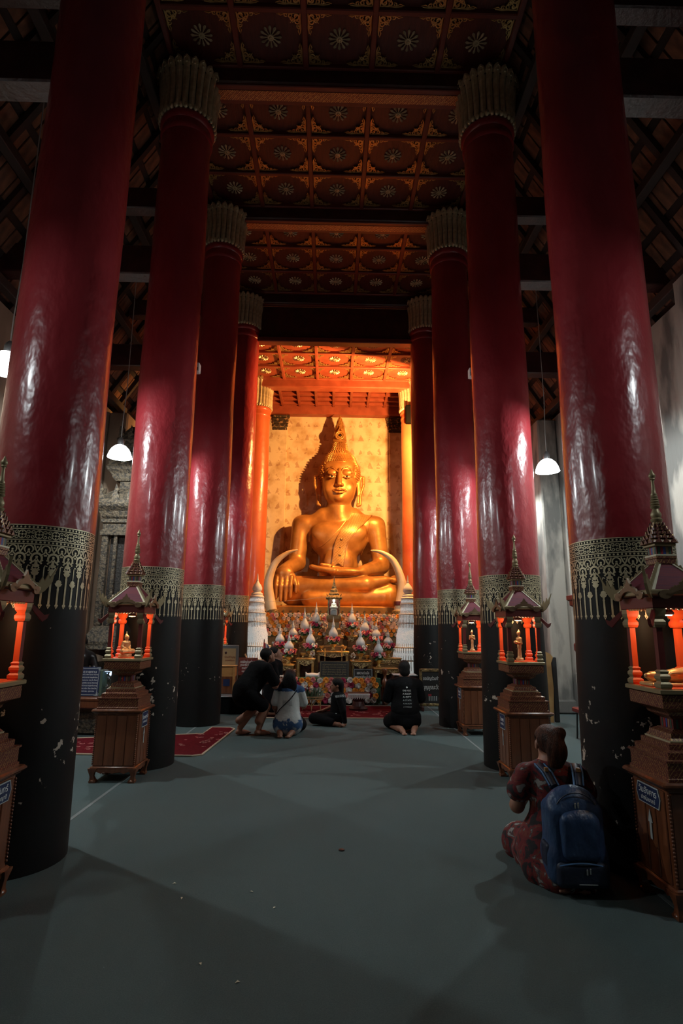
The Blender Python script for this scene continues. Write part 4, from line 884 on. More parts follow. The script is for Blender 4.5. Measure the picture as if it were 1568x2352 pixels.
# ---- tusks
def tusk(pts, label, band=False):
    t = thing('elephant_tusk', label, 'tusk', (pts[0][0], 14.16, 1.66)); o = Vector((pts[0][0], 14.16, 1.66))
    P = [Vector((x, 14.16, z)) for x, z in pts]; Q = []
    for i in range(len(P)-1):
        p0, p1, p2, p3 = P[max(i-1,0)], P[i], P[i+1], P[min(i+2,len(P)-1)]
        for k in range(6):
            u = k/6; Q.append(.5*((2*p1)+(-p0+p2)*u+(2*p0-5*p1+4*p2-p3)*u*u+(-p0+3*p1-3*p2+p3)*u**3)-o)
    Q.append(P[-1]-o); n = len(Q)
    MB().tube(Q, [.125*(1-.0*i/n)*(1-(i/(n-1))**1.6)+.014 for i in range(n)], 16).build('ivory', M['ivory'], t, 60)
    MB().lathe([(.20,0),(.21,.04),(.16,.10),(.17,.16),(.15,.26),(.12,.28)], 16).build('mount', M['gold_dark'], t)
    if band: MB().lathe([(.155,.40),(.16,.43),(.155,.50),(.14,.50)], 16, c=(.055,0,0)).build('red_band', M['maroon'], t)
tusk([(-1.44,1.78),(-1.52,2.15),(-1.57,2.62),(-1.42,3.08),(-1.12,3.34),(-.86,3.42)], 'curved ivory tusk on the side of the statue touching the earth')
tusk([(1.66,1.78),(1.74,2.2),(1.76,2.64),(1.56,3.16),(1.26,3.38),(.98,3.43)], 'curved ivory tusk with a red band by the statue', True)
tier = thing('altar_tier', 'long gilt altar tier carrying the two tusks before the throne', 'altar', (.1, 14.12, 0))
MB().bbox(-1.72,1.76,-.16,.22,0,1.66,.02).build('tier_body', M['lai_gilt'], tier)
MB().bbox(-1.74,1.78,-.165,.225,1.60,1.66,.01).build('tier_top', M['gold'], tier)
# ---- white beaded towers
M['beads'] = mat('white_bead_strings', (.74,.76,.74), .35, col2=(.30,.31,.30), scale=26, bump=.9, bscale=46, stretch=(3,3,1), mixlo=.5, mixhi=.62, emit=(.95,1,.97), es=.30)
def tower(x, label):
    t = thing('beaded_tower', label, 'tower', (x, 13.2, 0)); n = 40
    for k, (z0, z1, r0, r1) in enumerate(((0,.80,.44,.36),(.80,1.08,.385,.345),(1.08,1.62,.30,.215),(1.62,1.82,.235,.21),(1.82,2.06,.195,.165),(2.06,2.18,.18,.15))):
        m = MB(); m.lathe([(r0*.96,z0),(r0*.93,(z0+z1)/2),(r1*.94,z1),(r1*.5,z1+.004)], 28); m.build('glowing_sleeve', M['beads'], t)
        s_ = MB()
        for j in range(n):
            a = 2*pi*j/n
            s_.tube([(r0*cos(a), r0*sin(a), z0-.03), ((r0*.45+r1*.5)*cos(a), (r0*.45+r1*.5)*sin(a), (z0+z1)/2), (r1*cos(a), r1*sin(a), z1)], .0085, 5, cap=False)
        s_.build('bead_strings', M['white'], t, 60)['kind'] = 'stuff'
        m = MB(); m.tube([((r1+.006)*cos(2*pi*j/28), (r1+.006)*sin(2*pi*j/28), z1) for j in range(29)], .016, 6); m.build('hoop', M['white'], t, 60)
    MB().lathe([(.155,2.18),(.16,2.20),(.13,2.23),(.14,2.25),(.11,2.28),(.075,2.30),(.11,2.34),(.115,2.39),(.085,2.46),(.045,2.51),(.025,2.55),(.03,2.56),(.02,2.60),(.008,2.72)], 24).build('finial', M['white'], t)
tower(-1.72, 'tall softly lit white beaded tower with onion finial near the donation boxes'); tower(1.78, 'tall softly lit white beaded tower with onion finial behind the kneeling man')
# ---- altar small things
for x, cl in ((-.12, 'the white pillow'), (.235, 'the two-line notice')):
    t = thing('candle', 'slim orange altar candle on the side of '+cl, 'candle', (x, 12.22, 0.0), group='orange altar candles'); t.location.z = .80
    MB().lathe([(.030,0),(.034,.01),(.012,.02),(.010,.10),(.022,.11),(.010,.12)], 12).build('holder', M['gold_dark'], t); MB().lathe([(.011,.115),(.011,.27),(.003,.275)], 10).build('wax', M['fl_orange'], t)
tag(MB().bbox(-.26,.38,-.10,.08,0,.80,.01).build('candle_shelf', M['wood_dark'], None, 35, (0, 12.22, 0)), 'dark lacquered shelf holding the two orange candles', 'shelf')
def sign_board(label, x, y, z, w_, h_, lines, tilt=-.12, frame=M['white_dim'], face=None, cols=None, foot=True, sizes=None):
    t = thing('sign_board', label, 'sign', (x, y, z), 0); t.rotation_euler = (tilt, 0, 0)
    MB().bbox(-w_/2, w_/2, -.008, .008, 0, h_, .004).build('board', face or M['black_flat'], t)
    m = MB(); b = .006; i_ = .018
    for x0, x1, z0, z1 in ((-w_/2+i_,w_/2-i_,i_,i_+b),(-w_/2+i_,w_/2-i_,h_-i_-b,h_-i_),(-w_/2+i_,-w_/2+i_+b,i_,h_-i_),(w_/2-i_-b,w_/2-i_,i_,h_-i_)): m.box(x0, x1, -.0095, -.008, z0, z1)
    m.build('border', frame, t, 0); n = len(lines)
    for k, ln_ in enumerate(lines):
        zz = h_-.055-(h_-.10)*(k+.5)/n+.005; s_ = (sizes or [min(.9*(h_-.10)/n, .075)]*n)[k]
        text(ln_, s_, (cols or [M['white']]*n)[k], t, (0,-.0095,zz), ext=.001, width=w_*(.80 if len(ln_) > 14 else .62))
    return t
PL = ['นมัสการพระประธานในวิหารหลวง', 'นะโม ตัสสะ ภะคะวะโต อะระหะโต สัมมา', 'อิมินา สักกาเรนะ พุทธัง ปูเชมิ', 'อิมินา สักกาเรนะ ธัมมัง ปูเชมิ', 'อิมินา สักกาเรนะ สังฆัง ปูเชมิ สาธุ']
sign_board('black stone plaque with five lines of pale script before the altar', .08, 11.86, .50, .60, .34, PL, frame=M['olive_gold'], cols=[M['olive_gold']]*5)
sign_board('black two-line notice standing among the floor flowers', .66, 11.80, .44, .40, .26, ['ขอความร่วมมือ', 'งดจุดธูปเทียนในวัด'])
tag(MB().bbox(-.20,.86,-.05,.0,0,.47,.008).build('sign_ledge', M['wood_dark'], None, 35, (0, 11.85, 0)), 'dark wooden ledge behind the floor flowers carrying two signs', 'ledge')
pw = soft_obj('pillow', [('e',(0,0,.055),(.13,.08,.05),.01), ('c',(-.12,0,.08),(-.135,0,.11),.02,.01,.03), ('c',(.12,0,.08),(.135,0,.11),.02,.01,.03), ('c',(-.12,0,.03),(-.135,0,.01),.02,.01,.03), ('c',(.12,0,.03),(.135,0,.01),.02,.01,.03)], .008, M['white'], None, (-.36, 11.80, .505))
tag(pw, 'small white pillow resting among the floor flowers', 'pillow')
tag(MB().bbox(-.15,.12,-.07,.09,0,.503,.008).build('pillow_stand', M['wood_dark'], None, 35, (-.36, 11.82, 0)), 'dark wooden stand under the small white pillow', 'stand')
ft = thing('fringe_table', 'low dark offering table with a white beaded fringe on the red rug', 'table', (.53, 11.02, .012))
MB().bbox(-.20,.20,-.16,.16,.285,.305,.006).build('table_top', M['black_flat'], ft)
m = MB(); m.lathe([(.17,0),(.18,.03),(.12,.07),(.10,.15),(.14,.24),(.16,.285)], 20); m.build('pedestal', M['wood_dark'], ft)
for j in range(30):
    m = MB(); m.bbox(-.004,.004,-.004,.004,-.10+.015*(j % 3),0,.001); inst('fringe_tassel', m.mesh('fringe_tassel', M['white'], 0), ft, (-.195+j*.0134, -.165, .30))
MB().bbox(-.205,.205,-.172,-.160,.275,.303,.003).build('fringe_band', M['white'], ft)
tr = thing('rattan_tray', 'rattan tray stand heaped with greenery and pale flowers', 'tray', (-.34, 10.95, .012))
m = MB(); m.tube([(.22*cos(2*pi*j/24), .14*sin(2*pi*j/24), .235) for j in range(25)], .012, 6); m.tube([(.21*cos(2*pi*j/24), .13*sin(2*pi*j/24), .195) for j in range(25)], .010, 6); m.lathe([(.20,.19),(.20,.20)], 24, sy=.63); m.build('tray_rim', M['rattan'], tr, 60)
for k in range(6):
    a = 2*pi*(k+.5)/6; x, y = .19*cos(a), .12*sin(a); m = MB(); m.tube([(x,y,.0),(x,y,.19)], .008, 6); a2 = 2*pi*(k+1.5)/6; m.tube([(x,y,.06),((x+.19*cos(a2))/2,(y+.12*sin(a2))/2,.17),(.19*cos(a2),.12*sin(a2),.06)], .006, 6); m.build('hoop_leg', M['rattan'], tr, 60)
for k in range(46):
    a = rs.uniform(0, 2*pi); r_ = rs.uniform(.02,.17); h_ = rs.uniform(.10,.24); m = MB(); p = (r_*cos(a), r_*.6*sin(a), .20); q = (p[0]*1.35+rs.uniform(-.05,.05), p[1]*1.3, .20+h_)
    m.tube([p, ((p[0]+q[0])/2, (p[1]+q[1])/2, .20+h_*.6), q], [.007,.009,.002], 5); m.build('stem', M['leaf_pale'] if k % 2 else M['leaf'], tr, 60)
for k in range(12): a = rs.uniform(0, 2*pi); r_ = rs.uniform(.0,.15); inst('flower', FM[('peach','white')[k % 2]], tr, (r_*cos(a), r_*.6*sin(a), .36+rs.uniform(-.06,.06)), (rs.uniform(-.6,.6), rs.uniform(-.6,.6), 0), .5)
# bowls, silver tree, wooden jar, flag
def lathe_thing(name, label, cat, loc, prof, m, seg=20, group=None):
    return tag(MB().lathe(prof, seg).build(name, m, None, 50, loc), label, cat, group)
bowl = [(.04,0),(.045,.01),(.02,.03),(.018,.05),(.05,.08),(.06,.11),(.052,.112)]
for x, y, zi, bl in ((-.58,12.2,5,'on the table behind the white pillow'),(.76,12.2,10,'on the table behind the two-line notice'),(-.20,12.5,6,'on the tall middle table toward the pillow'),(.30,12.5,6,'on the tall middle table toward the two-line notice')): lathe_thing('offering_bowl', 'small gilt footed bowl '+bl, 'bowl', (x, y, URN_Z[zi]), bowl, M['gold'], 16, 'gilt offering bowls')
for x, zi, tl in ((-.38,5,'white pillow'),(.47,10,'two-line notice')):
    t = thing('silver_tree', 'small silver ornamental tree on the table behind the '+tl, 'ornament', (x, 12.14, URN_Z[zi]), group='silver ornamental trees'); MB().lathe([(.03,0),(.032,.012),(.008,.02),(.008,.06)], 12).build('foot', M['silver'], t)
    for k in range(22):
        a = k*2.4; zz = .06+.10*k/22; r_ = .045*sin(pi*(.25+.7*k/22)); inst('silver_leaf', MB().ball((0,0,0), (.012,.006,.014), 6, 4).mesh('silver_leaf', M['silver'], 60), t, (r_*cos(a), r_*sin(a), zz), (0,0,a))
lathe_thing('wooden_jar', 'turned brown wooden jar standing beside the two-line notice', 'jar', (1.10, 11.795, 0), [(.055,0),(.055,.30),(.062,.32),(.068,.40),(.06,.47),(.035,.50),(.025,.56),(.04,.60),(.055,.64),(.06,.68),(.05,.70)], M['teak'])
fg = thing('flag', 'small folded flag on a pole behind the bending man', 'flag', (-1.40, 12.2, 0)); MB().tube([(0,0,0),(0,0,1.25)], .010, 8).build('pole', M['wood_dark'], fg)
M['flag_red'] = mat('flag_red', (.30,.02,.03), .8); M['flag_blue'] = mat('flag_blue', (.03,.05,.16), .8)
for k, (m_, dx_) in enumerate(((M['flag_red'],0),(M['white_dim'],.04),(M['flag_blue'],.075))):
    m = MB(); m.loft([[(dx_-.01,-.02,1.2-.02*k),(dx_+.03,-.03,1.16-.03*k),(dx_+.03,.02,1.16-.03*k),(dx_-.01,.02,1.2-.02*k)],[(dx_-.02,-.03,.85),(dx_+.05,-.04,.83),(dx_+.05,.03,.83),(dx_-.02,.03,.85)],[(dx_-.03,-.03,.52),(dx_+.06,-.03,.50),(dx_+.06,.03,.50),(dx_-.03,.03,.52)]]); m.build('flag_stripe', m_, fg)
# rugs
def rug(label, poly, ornaments):
    t = thing('rug', label, 'rug', (0,0,0)); MB().prism(poly, 0, .012, plane='xy').build('pile', M['rug'], t, 0)
    m = MB(); n = len(poly); m.tube([(a, b, .010) for a, b in poly]+[(poly[0][0], poly[0][1], .010)], .011, 6, cap=False); m.build('binding', M['rug_trim'], t, 0)
    mo = MB(); r_ = random.Random(5)
    for cx, cy, w_, d in ornaments:
        for k in range(26):
            x, y = cx+r_.gauss(0, w_*.38), cy+r_.gauss(0, d*.38); s_ = spiral((x, y), r_.uniform(.02,.05), r_.uniform(0,6), r_.choice((-1,1)), 8)
            q = strokes_mesh([(s_, .016)], .012, .0145); mo.add(q.v, q.f)
    mo.build('floral_motif', M['rug_floral'], t, 0)['kind'] = 'stuff'
M['rug_floral'] = mat('rug_floral', (.42,.20,.16), .9, col2=(.26,.05,.05), scale=20)
rug('crimson floral rug before the altar under the low table', [(-1.16,9.99),(1.16,10.02),(1.18,11.55),(-1.20,11.55)], [(.72,10.5,.5,.35),(-.45,10.5,.5,.35)])
rug('crimson floral rug in the side aisle by the seated-image shrine', [(-4.05,7.20),(-1.62,7.10),(-1.52,7.16),(-1.42,8.9),(-1.50,9.02),(-1.78,9.03),(-1.80,8.50),(-2.5,8.32),(-4.1,7.95)], [(-1.72,8.0,.35,.7),(-3.3,7.6,.7,.3)])
# ================================================================== people
def Lf(c, R, s=1): return lambda p: tuple(np.array(c, float)+R@(np.array(p, float)*s))
def head_prims(c, R=np.eye(3), s=1):
    L = Lf(c, R, s); q = lambda *a: tuple(x*s for x in a)
    P = [('e',L((0,.012,.022)),q(.074,.092,.092),.02*s,R), ('e',L((0,-.030,-.045)),q(.056,.062,.068),.03*s,R), ('e',L((0,-.070,-.095)),q(.026,.022,.020),.02*s,R),
         ('c',L((0,-.086,.010)),L((0,-.104,-.030)),.009*s,.013*s,.012*s), ('e',L((0,-.085,-.062)),q(.024,.012,.008),.008*s,R), ('e',L((0,-.082,-.074)),q(.020,.012,.008),.006*s,R)]
    for k in (-1, 1): P += [('e',L((k*.030,-.094,.006)),q(.016,.010,.008),-.012*s,R), ('e',L((k*.030,-.080,.004)),q(.013,.010,.010),.004*s,R), ('e',L((k*.076,.010,-.014)),q(.011,.020,.032),.006*s,R)]
    return P
def hand_prims(w_, x, n, s=1, side=1, curl=.4):
    """hand at wrist w_, fingers along x, palm towards n"""
    x = np.array(x, float); x /= np.linalg.norm(x); n = np.array(n, float); n -= x*(n@x); n /= np.linalg.norm(n); y = np.cross(n, x)*side
    A = lambda a, b, c: tuple(np.array(w_, float)+(x*a+y*b+n*c)*s)
    P = [('c',A(.005,0,0),A(.055,.020,0),.020*s,.016*s,.012*s), ('c',A(.005,0,0),A(.055,-.020,0),.020*s,.016*s,.012*s)]
    for i, l in enumerate((.052,.062,.058,.044)):
        b = .028-i*.0185; P += [('c',A(.070,b,0),A(.070+l*.55,b,curl*l*.35),.0085*s,.0080*s,.006*s), ('c',A(.070+l*.55,b,curl*l*.35),A(.070+l*(1.0-curl*.25),b,curl*l*.95),.0078*s,.0062*s,.002*s)]
    P += [('c',A(.018,.024,.004),A(.048,.050,.014),.012*s,.0095*s,.008*s), ('c',A(.048,.050,.014),A(.075,.052,.022),.009*s,.007*s,.002*s)]
    return P
def limb(*pts, k=.02):
    return [('c',pts[i][0],pts[i+1][0],pts[i][1],pts[i+1][1],k) for i in range(len(pts)-1)]
def person(label, loc, rz): return thing('person', label, 'person', loc, rz)
def cloth(name, col, **k): return mat(name, col, .9, **k)
def foot_prims(a, toe, s=1):
    a = np.array(a, float); t = np.array(toe, float); d = t-a; 
    P = [('c',tuple(a),tuple(a+d*.55),.036*s,.033*s,.02), ('c',tuple(a+d*.5),tuple(t),.034*s,.022*s,.02)]
    y = np.cross(d/np.linalg.norm(d), (0,0,1)); y = y/(np.linalg.norm(y)+1e-9)
    for i in range(5): P.append(('c',tuple(t+y*(.028-i*.014)*s),tuple(t+y*(.030-i*.0145)*s+d*.12),.011*s,.008*s,.004))
    return P
# --- bending man in black
man = person('barefoot person in black shirt and shorts bending forward with cupped hands', (-1.14, 8.46, 0), 2.25)
R_ = rot3(rx=-.35)
P = head_prims((0,-.27,1.085), R_) + limb(((0,-.15,.93),.055),((0,-.24,1.03),.050)) + [('c',(0,.10,.62),(0,-.12,.84),.13,.15,.05), ('c',(-.15,-.14,.91),(.15,-.14,.91),.06,.06,.05)]
for k, (ky, kz, fy) in ((1,(-.13,.37,.10)),(-1,(-.20,.38,-.10))):
    P += limb(((k*.09,.10,.60),.088),((k*.10,ky,kz),.062),((k*.09,fy,.10),.040)) + limb(((k*.10,ky*.8,kz-.06),.056),((k*.095,fy+.02,.20),.050)) + foot_prims((k*.09,fy+.03,.045),(k*.11,fy-.15,.022))
P += limb(((.18,-.16,.90),.052),((.27,-.24,.68),.044),((.09,-.44,.71),.030)) + limb(((-.18,-.16,.90),.052),((-.26,-.24,.68),.044),((-.05,-.44,.70),.030))
P += hand_prims((.08,-.45,.71),(-.35,-1,.15),(-.3,0,1),1,-1,.6)+hand_prims((-.04,-.45,.70),(.35,-1,.15),(.3,0,1),1,1,.6)
soft_obj('body', P, .0085, M['skin'], man)
S = [('c',(0,.08,.62),(0,-.11,.84),.175,.180,.06), ('c',(0,.10,.56),(0,.09,.62),.175,.175,.05), ('c',(-.17,-.14,.92),(.17,-.14,.92),.080,.080,.06), ('c',(.18,-.15,.905),(.262,-.225,.74),.078,.080,.04), ('c',(-.18,-.15,.905),(-.255,-.225,.74),.078,.080,.04), ('e',(0,-.26,1.05),(.07,.07,.07),-.02)]
soft_obj('shirt', S, .010, M['cloth_black'], man)
S = [('c',(0,.10,.58),(0,.10,.62),.150,.150,.04)] + limb(((.09,.10,.58),.115),((.10,-.08,.40),.100)) + limb(((-.09,.10,.58),.115),((-.10,-.13,.41),.100))
soft_obj('shorts', S, .010, M['cloth_black'], man)
L = Lf((0,-.27,1.085), R_); soft_obj('hair', [('e',L((0,.024,.040)),(.082,.094,.090),.01,R_), ('e',L((0,.062,-.030)),(.070,.040,.060),.02,R_), ('e',L((0,-.11,-.02)),(.10,.06,.075),-.02,R_)], .008, M['hair'], man)
tag(soft_obj('flower_offering', [('e',(0,0,0),(.026,.026,.020),.005), ('e',(.018,.010,.008),(.016,.016,.014),.005), ('e',(-.015,.012,.008),(.016,.016,.014),.005)], .005, M['fl_peach'], None, (-.735, 8.785, .775)), 'pale flower offering held in the cupped hands of the bending person', 'flower')
# --- person kneeling upright behind him
drk = person('long-haired person in a black dress kneeling upright with bare soles behind the bending person', (-.98, 10.2, .012), 1.57)
P = head_prims((0,-.03,1.03), rot3(rx=-.2)) + limb(((0,0,.86),.05),((0,-.02,.97),.045)) + [('c',(0,0,.50),(0,.0,.84),.12,.13,.05), ('c',(-.14,0,.86),(.14,0,.86),.05,.05,.04)]
for k in (-1, 1):
    P += limb(((k*.09,0,.48),.085),((k*.10,-.10,.075),.058),((k*.08,.30,.055),.036)) + foot_prims((k*.08,.31,.06),(k*.08,.42,.03)) + limb(((k*.16,0,.85),.045),((k*.22,-.08,.62),.038),((k*.06,-.27,.70),.027)) + hand_prims((k*.05,-.28,.71),(-k*.3,-1,.5),(-k,0,.3),.9,k,.4)
soft_obj('body', P, .009, M['skin'], drk)
soft_obj('dress', [('c',(0,.01,.52),(0,.0,.82),.16,.15,.05), ('c',(-.15,0,.855),(.15,0,.855),.07,.07,.05), ('c',(0,.01,.50),(0,-.02,.22),.17,.21,.06)] + limb(((.16,0,.85),.065),((.22,-.07,.64),.055)) + limb(((-.16,0,.85),.065),((-.22,-.07,.64),.055)), .011, M['cloth_black'], drk)
soft_obj('hair', [('e',(0,.015,1.07),(.085,.100,.090),.01), ('e',(0,.060,.95),(.085,.045,.16),.04), ('e',(0,-.12,1.01),(.09,.06,.085),-.02)], .009, M['hair'], drk)
# --- kneeling woman in tie-dye
def tiedye():
    m = mat('tie_dye_cotton', (.62,.66,.64), .9, bump=.5, bscale=12); N, L_, b = nd(m); tc = N.new('ShaderNodeTexCoord'); sp = N.new('ShaderNodeSeparateXYZ'); L_.new(tc.outputs['Object'], sp.inputs[0])
    n = N.new('ShaderNodeTexNoise'); n.inputs['Scale'].default_value = 11; n.inputs['Detail'].default_value = 5; L_.new(tc.outputs['Object'], n.inputs[0])
    nn = mth(N, L_, 'MULTIPLY', mth(N, L_, 'SUBTRACT', n.outputs[0], .5), .50)
    z = mth(N, L_, 'ADD', sp.outputs[2], nn)
    lo = N.new('ShaderNodeMapRange'); lo.inputs[1].default_value = .235; lo.inputs[2].default_value = .205; L_.new(z, lo.inputs[0])
    up = N.new('ShaderNodeMapRange'); up.inputs[1].default_value = .585; up.inputs[2].default_value = .60; L_.new(mth(N, L_, 'ADD', sp.outputs[2], mth(N, L_, 'MULTIPLY', nn, .25)), up.inputs[0])
    k = mth(N, L_, 'MAXIMUM', lo.outputs[0], up.outputs[0]); 
    low = N.new('ShaderNodeMapRange'); low.inputs[1].default_value = .02; low.inputs[2].default_value = .09; L_.new(z, low.inputs[0]); k = mth(N, L_, 'MULTIPLY', k, mth(N, L_, 'MAXIMUM', low.outputs[0], .15))
    x = N.new('ShaderNodeMix'); x.data_type = 'RGBA'; x.inputs[6].default_value = (.62,.66,.64,1); x.inputs[7].default_value = (.040,.105,.24,1); L_.new(k, x.inputs[0]); L_.new(x.outputs[2], b.inputs['Base Color']); return m
M['tiedye'] = tiedye()
wm = person('long black haired person in white and blue tie-dye shirt kneeling away', (-.60, 8.60, 0), pi-.10)
P = head_prims((0,-.035,.775)) + limb(((0,-.01,.62),.05),((0,-.02,.72),.045)) + [('c',(0,.02,.24),(0,-.01,.58),.13,.13,.05), ('c',(-.14,-.01,.60),(.14,-.01,.60),.05,.05,.04)]
for k in (-1, 1):
    P += limb(((k*.09,.04,.20),.095),((k*.14,-.30,.085),.065),((k*.09,.18,.055),.040)) + foot_prims((k*.08,.20,.050),(k*.055,.34,.022))
P += limb(((.16,-.01,.59),.045),((.21,-.02,.36),.038),((.19,-.16,.22),.027)) + hand_prims((.19,-.17,.215),(-.1,-1,-.3),(0,-.2,-1),.9,-1,.2) + limb(((-.16,-.01,.59),.045),((-.21,-.06,.38),.038),((-.07,-.22,.46),.027)) + hand_prims((-.07,-.23,.47),(.3,-.6,1),(1,0,0),.9,1,.2)
soft_obj('body', P, .0085, M['skin'], wm)
soft_obj('shirt', [('c',(0,.03,.20),(0,-.01,.57),.165,.155,.05), ('c',(-.15,-.01,.60),(.15,-.01,.60),.066,.066,.05), ('c',(-.06,.06,.14),(.06,.06,.14),.155,.155,.08), ('c',(.165,-.01,.59),(.205,-.02,.43),.062,.066,.03), ('c',(-.165,-.01,.59),(-.205,-.05,.43),.062,.066,.03)], .009, M['tiedye'], wm)
soft_obj('shorts', limb(((.09,.03,.19),.115),((.14,-.22,.10),.095)) + limb(((-.09,.03,.19),.115),((-.14,-.22,.10),.095)), .011, M['cloth_black'], wm)
soft_obj('hair', [('e',(0,-.005,.805),(.090,.104,.094),.01), ('e',(-.01,.075,.68),(.112,.055,.155),.05), ('e',(0,.09,.56),(.105,.040,.05),.05), ('e',(0,-.13,.755),(.09,.06,.085),-.02)], .008, M['hair'], wm)
m = MB(); 
for k in range(5): m.box(-.075, .065, .158+.004, .160+.006, .470-k*.016, .474-k*.016)
m.build('back_print', M['steel'], wm, 0)
MB().tube([(-.13,-.02,.66),(-.12,.10,.60),(-.05,.165,.50),(.10,.175,.36),(.165,.10,.28),(.17,-.05,.24)], .006, 6).build('bag_strap', M['cloth_black'], wm, 60)
# --- seated girl in black leaning on one hand
gl = person('person in black sitting sideways on the floor leaning on one hand', (.10, 9.42, 0), -1.50)
P = head_prims((0,-.01,.605), rot3(rz=.15), .92) + limb(((0,.02,.44),.04),((0,.01,.54),.038)) + [('c',(0,.03,.12),(0,.03,.40),.10,.10,.05), ('c',(-.10,.03,.43),(.10,.03,.43),.042,.042,.04)]
P += limb(((.07,.02,.10),.080),((.06,-.36,.10),.062),((.20,-.06,.05),.038)) + foot_prims((.21,-.04,.045),(.26,.08,.03),.85) + limb(((-.07,.02,.10),.080),((-.10,-.30,.10),.062),((-.02,.06,.05),.038))
P += limb(((.13,.03,.42),.038),((.19,.09,.22),.032),((.21,.12,.035),.024)) + hand_prims((.21,.115,.026),(.35,-.9,-.12),(0,0,-1),.85,-1,.15) + limb(((-.13,.03,.42),.038),((-.17,-.05,.25),.032),((-.06,-.22,.20),.024)) + hand_prims((-.06,-.23,.20),(.3,-1,0),(0,0,-1),.8,1,.3)
soft_obj('body', P, .0085, M['skin'], gl)
soft_obj('shirt', [('c',(0,.03,.14),(0,.03,.40),.130,.118,.05), ('c',(-.11,.03,.425),(.11,.03,.425),.055,.055,.04)] + limb(((.13,.03,.42),.052),((.19,.09,.22),.046),((.207,.117,.075),.036)) + limb(((-.13,.03,.42),.052),((-.17,-.05,.25),.046)), .009, M['cloth_black'], gl)
soft_obj('trousers', limb(((.07,.02,.105),.098),((.06,-.36,.105),.078),((.19,-.08,.065),.052)) + limb(((-.07,.02,.105),.098),((-.10,-.30,.105),.075)), .010, M['cloth_black'], gl)
soft_obj('hair', [('e',(0,.012,.635),(.080,.094,.084),.01), ('e',(0,.075,.52),(.060,.040,.14),.05), ('e',(0,-.115,.59),(.08,.055,.08),-.02)], .008, M['hair'], gl)
m = MB()
for k in range(9): a = k*.10-.1; m.tube([(.168, .085-a*.9*.16, .475-a*.02), (.182, .080-a*.9*.16, .440-a*.02)], .0035, 5)
for k in range(8): m.tube([(.125+.006*k, .12-.022*k, .462), (.135+.006*k, .13-.022*k, .43)], .004, 5)
m.build('shoulder_trim', M['white_dim'], gl, 60)
soft_obj('grey_wrap', [('e',(.112,-.01,.11),(.030,.045,.085),.02)], .009, M['white_dim'], gl)
# --- kneeling man with the printed shirt
km = person('short haired person in black printed shirt kneeling with bare soles', (1.12, 8.86, 0), pi+.04)
P = head_prims((0,-.04,.895)) + limb(((0,-.01,.72),.058),((0,-.03,.83),.055)) + [('c',(0,.03,.26),(0,-.01,.66),.14,.15,.05), ('c',(-.17,-.01,.69),(.17,-.01,.69),.06,.06,.05)]
for k in (-1, 1):
    P += limb(((k*.10,.05,.22),.105),((k*.20,-.32,.09),.070),((k*.11,.18,.065),.045)) + foot_prims((k*.095,.22,.075),(k*.065,.33,.022),1.05) + limb(((k*.20,-.01,.68),.055),((k*.26,-.05,.43),.045),((k*.05,-.26,.52),.032)) + hand_prims((k*.045,-.27,.53),(-k*.1,-.5,1),(-k,0,0),1,k,.1)
soft_obj('body', P, .0085, M['skin'], km)
soft_obj('shirt', [('c',(0,.03,.32),(0,-.01,.63),.185,.180,.05), ('c',(-.19,-.01,.675),(.19,-.01,.675),.080,.080,.06), ('c',(-.05,.04,.34),(.05,.04,.34),.165,.165,.05), ('e',(0,-.03,.80),(.075,.075,.06),-.02)] + limb(((.205,-.01,.67),.080),((.255,-.045,.47),.076)) + limb(((-.205,-.01,.67),.080),((-.255,-.045,.47),.076)), .009, M['cloth_black'], km)
soft_obj('shorts', limb(((.10,.05,.21),.135),((.19,-.25,.11),.105)) + limb(((-.10,.05,.21),.135),((-.19,-.25,.11),.105)) + [('c',(0,.08,.20),(0,.10,.16),.15,.12,.06)], .010, M['cloth_black'], km)
soft_obj('hair', [('e',(0,-.01,.93),(.088,.102,.100),.01), ('e',(0,.045,.855),(.078,.045,.065),.03), ('e',(0,-.14,.88),(.10,.065,.085),-.02)], .008, M['hair'], km)
for k, (s_, sz) in enumerate((('ONE VOICE',.034),('A ROOM',.034),('A CITY',.034),('A STATE',.032),('A NATION',.026),('A WORLD',.022))):
    z = .600-k*.045; t = text(s_, sz, M['white'] if k in (0,1,2) else M['white_dim'], km, (-.005, .215, z), (pi/2,0,pi), ext=.0008, width=.125)
    # lay the letters on the shirt back
    sh = [o for o in km.children if o.name.startswith('shirt')][0]
    if k == 0: bvs = BVHTree.FromPolygons([v.co for v in sh.data.vertices], [p.vertices for p in sh.data.polygons])
    Mw = Matrix.Translation(t.location) @ t.rotation_euler.to_matrix().to_4x4() @ Matrix.Diagonal((*t.scale, 1))
    for v in t.data.vertices:
        p = Mw @ v.co; h_ = bvs.ray_cast(Vector((p.x, 1, p.z)), Vector((0,-1,0)), 2); y = h_[0].y if h_[0] else p.y; v.co = (p.x, y+.0025+(.0008 if p.y > .215 else 0), p.z)
    t.location = (0,0,0); t.rotation_euler = (0,0,0); t.scale = (1,1,1)
h_ = bvs.ray_cast(Vector((-.005,1,.645)), Vector((0,-1,0)), 2); MB().ball((-.005, h_[0].y+.001, .645), (.013,.004,.013), 12, 6).build('shirt_print_dot', M['white'], km)
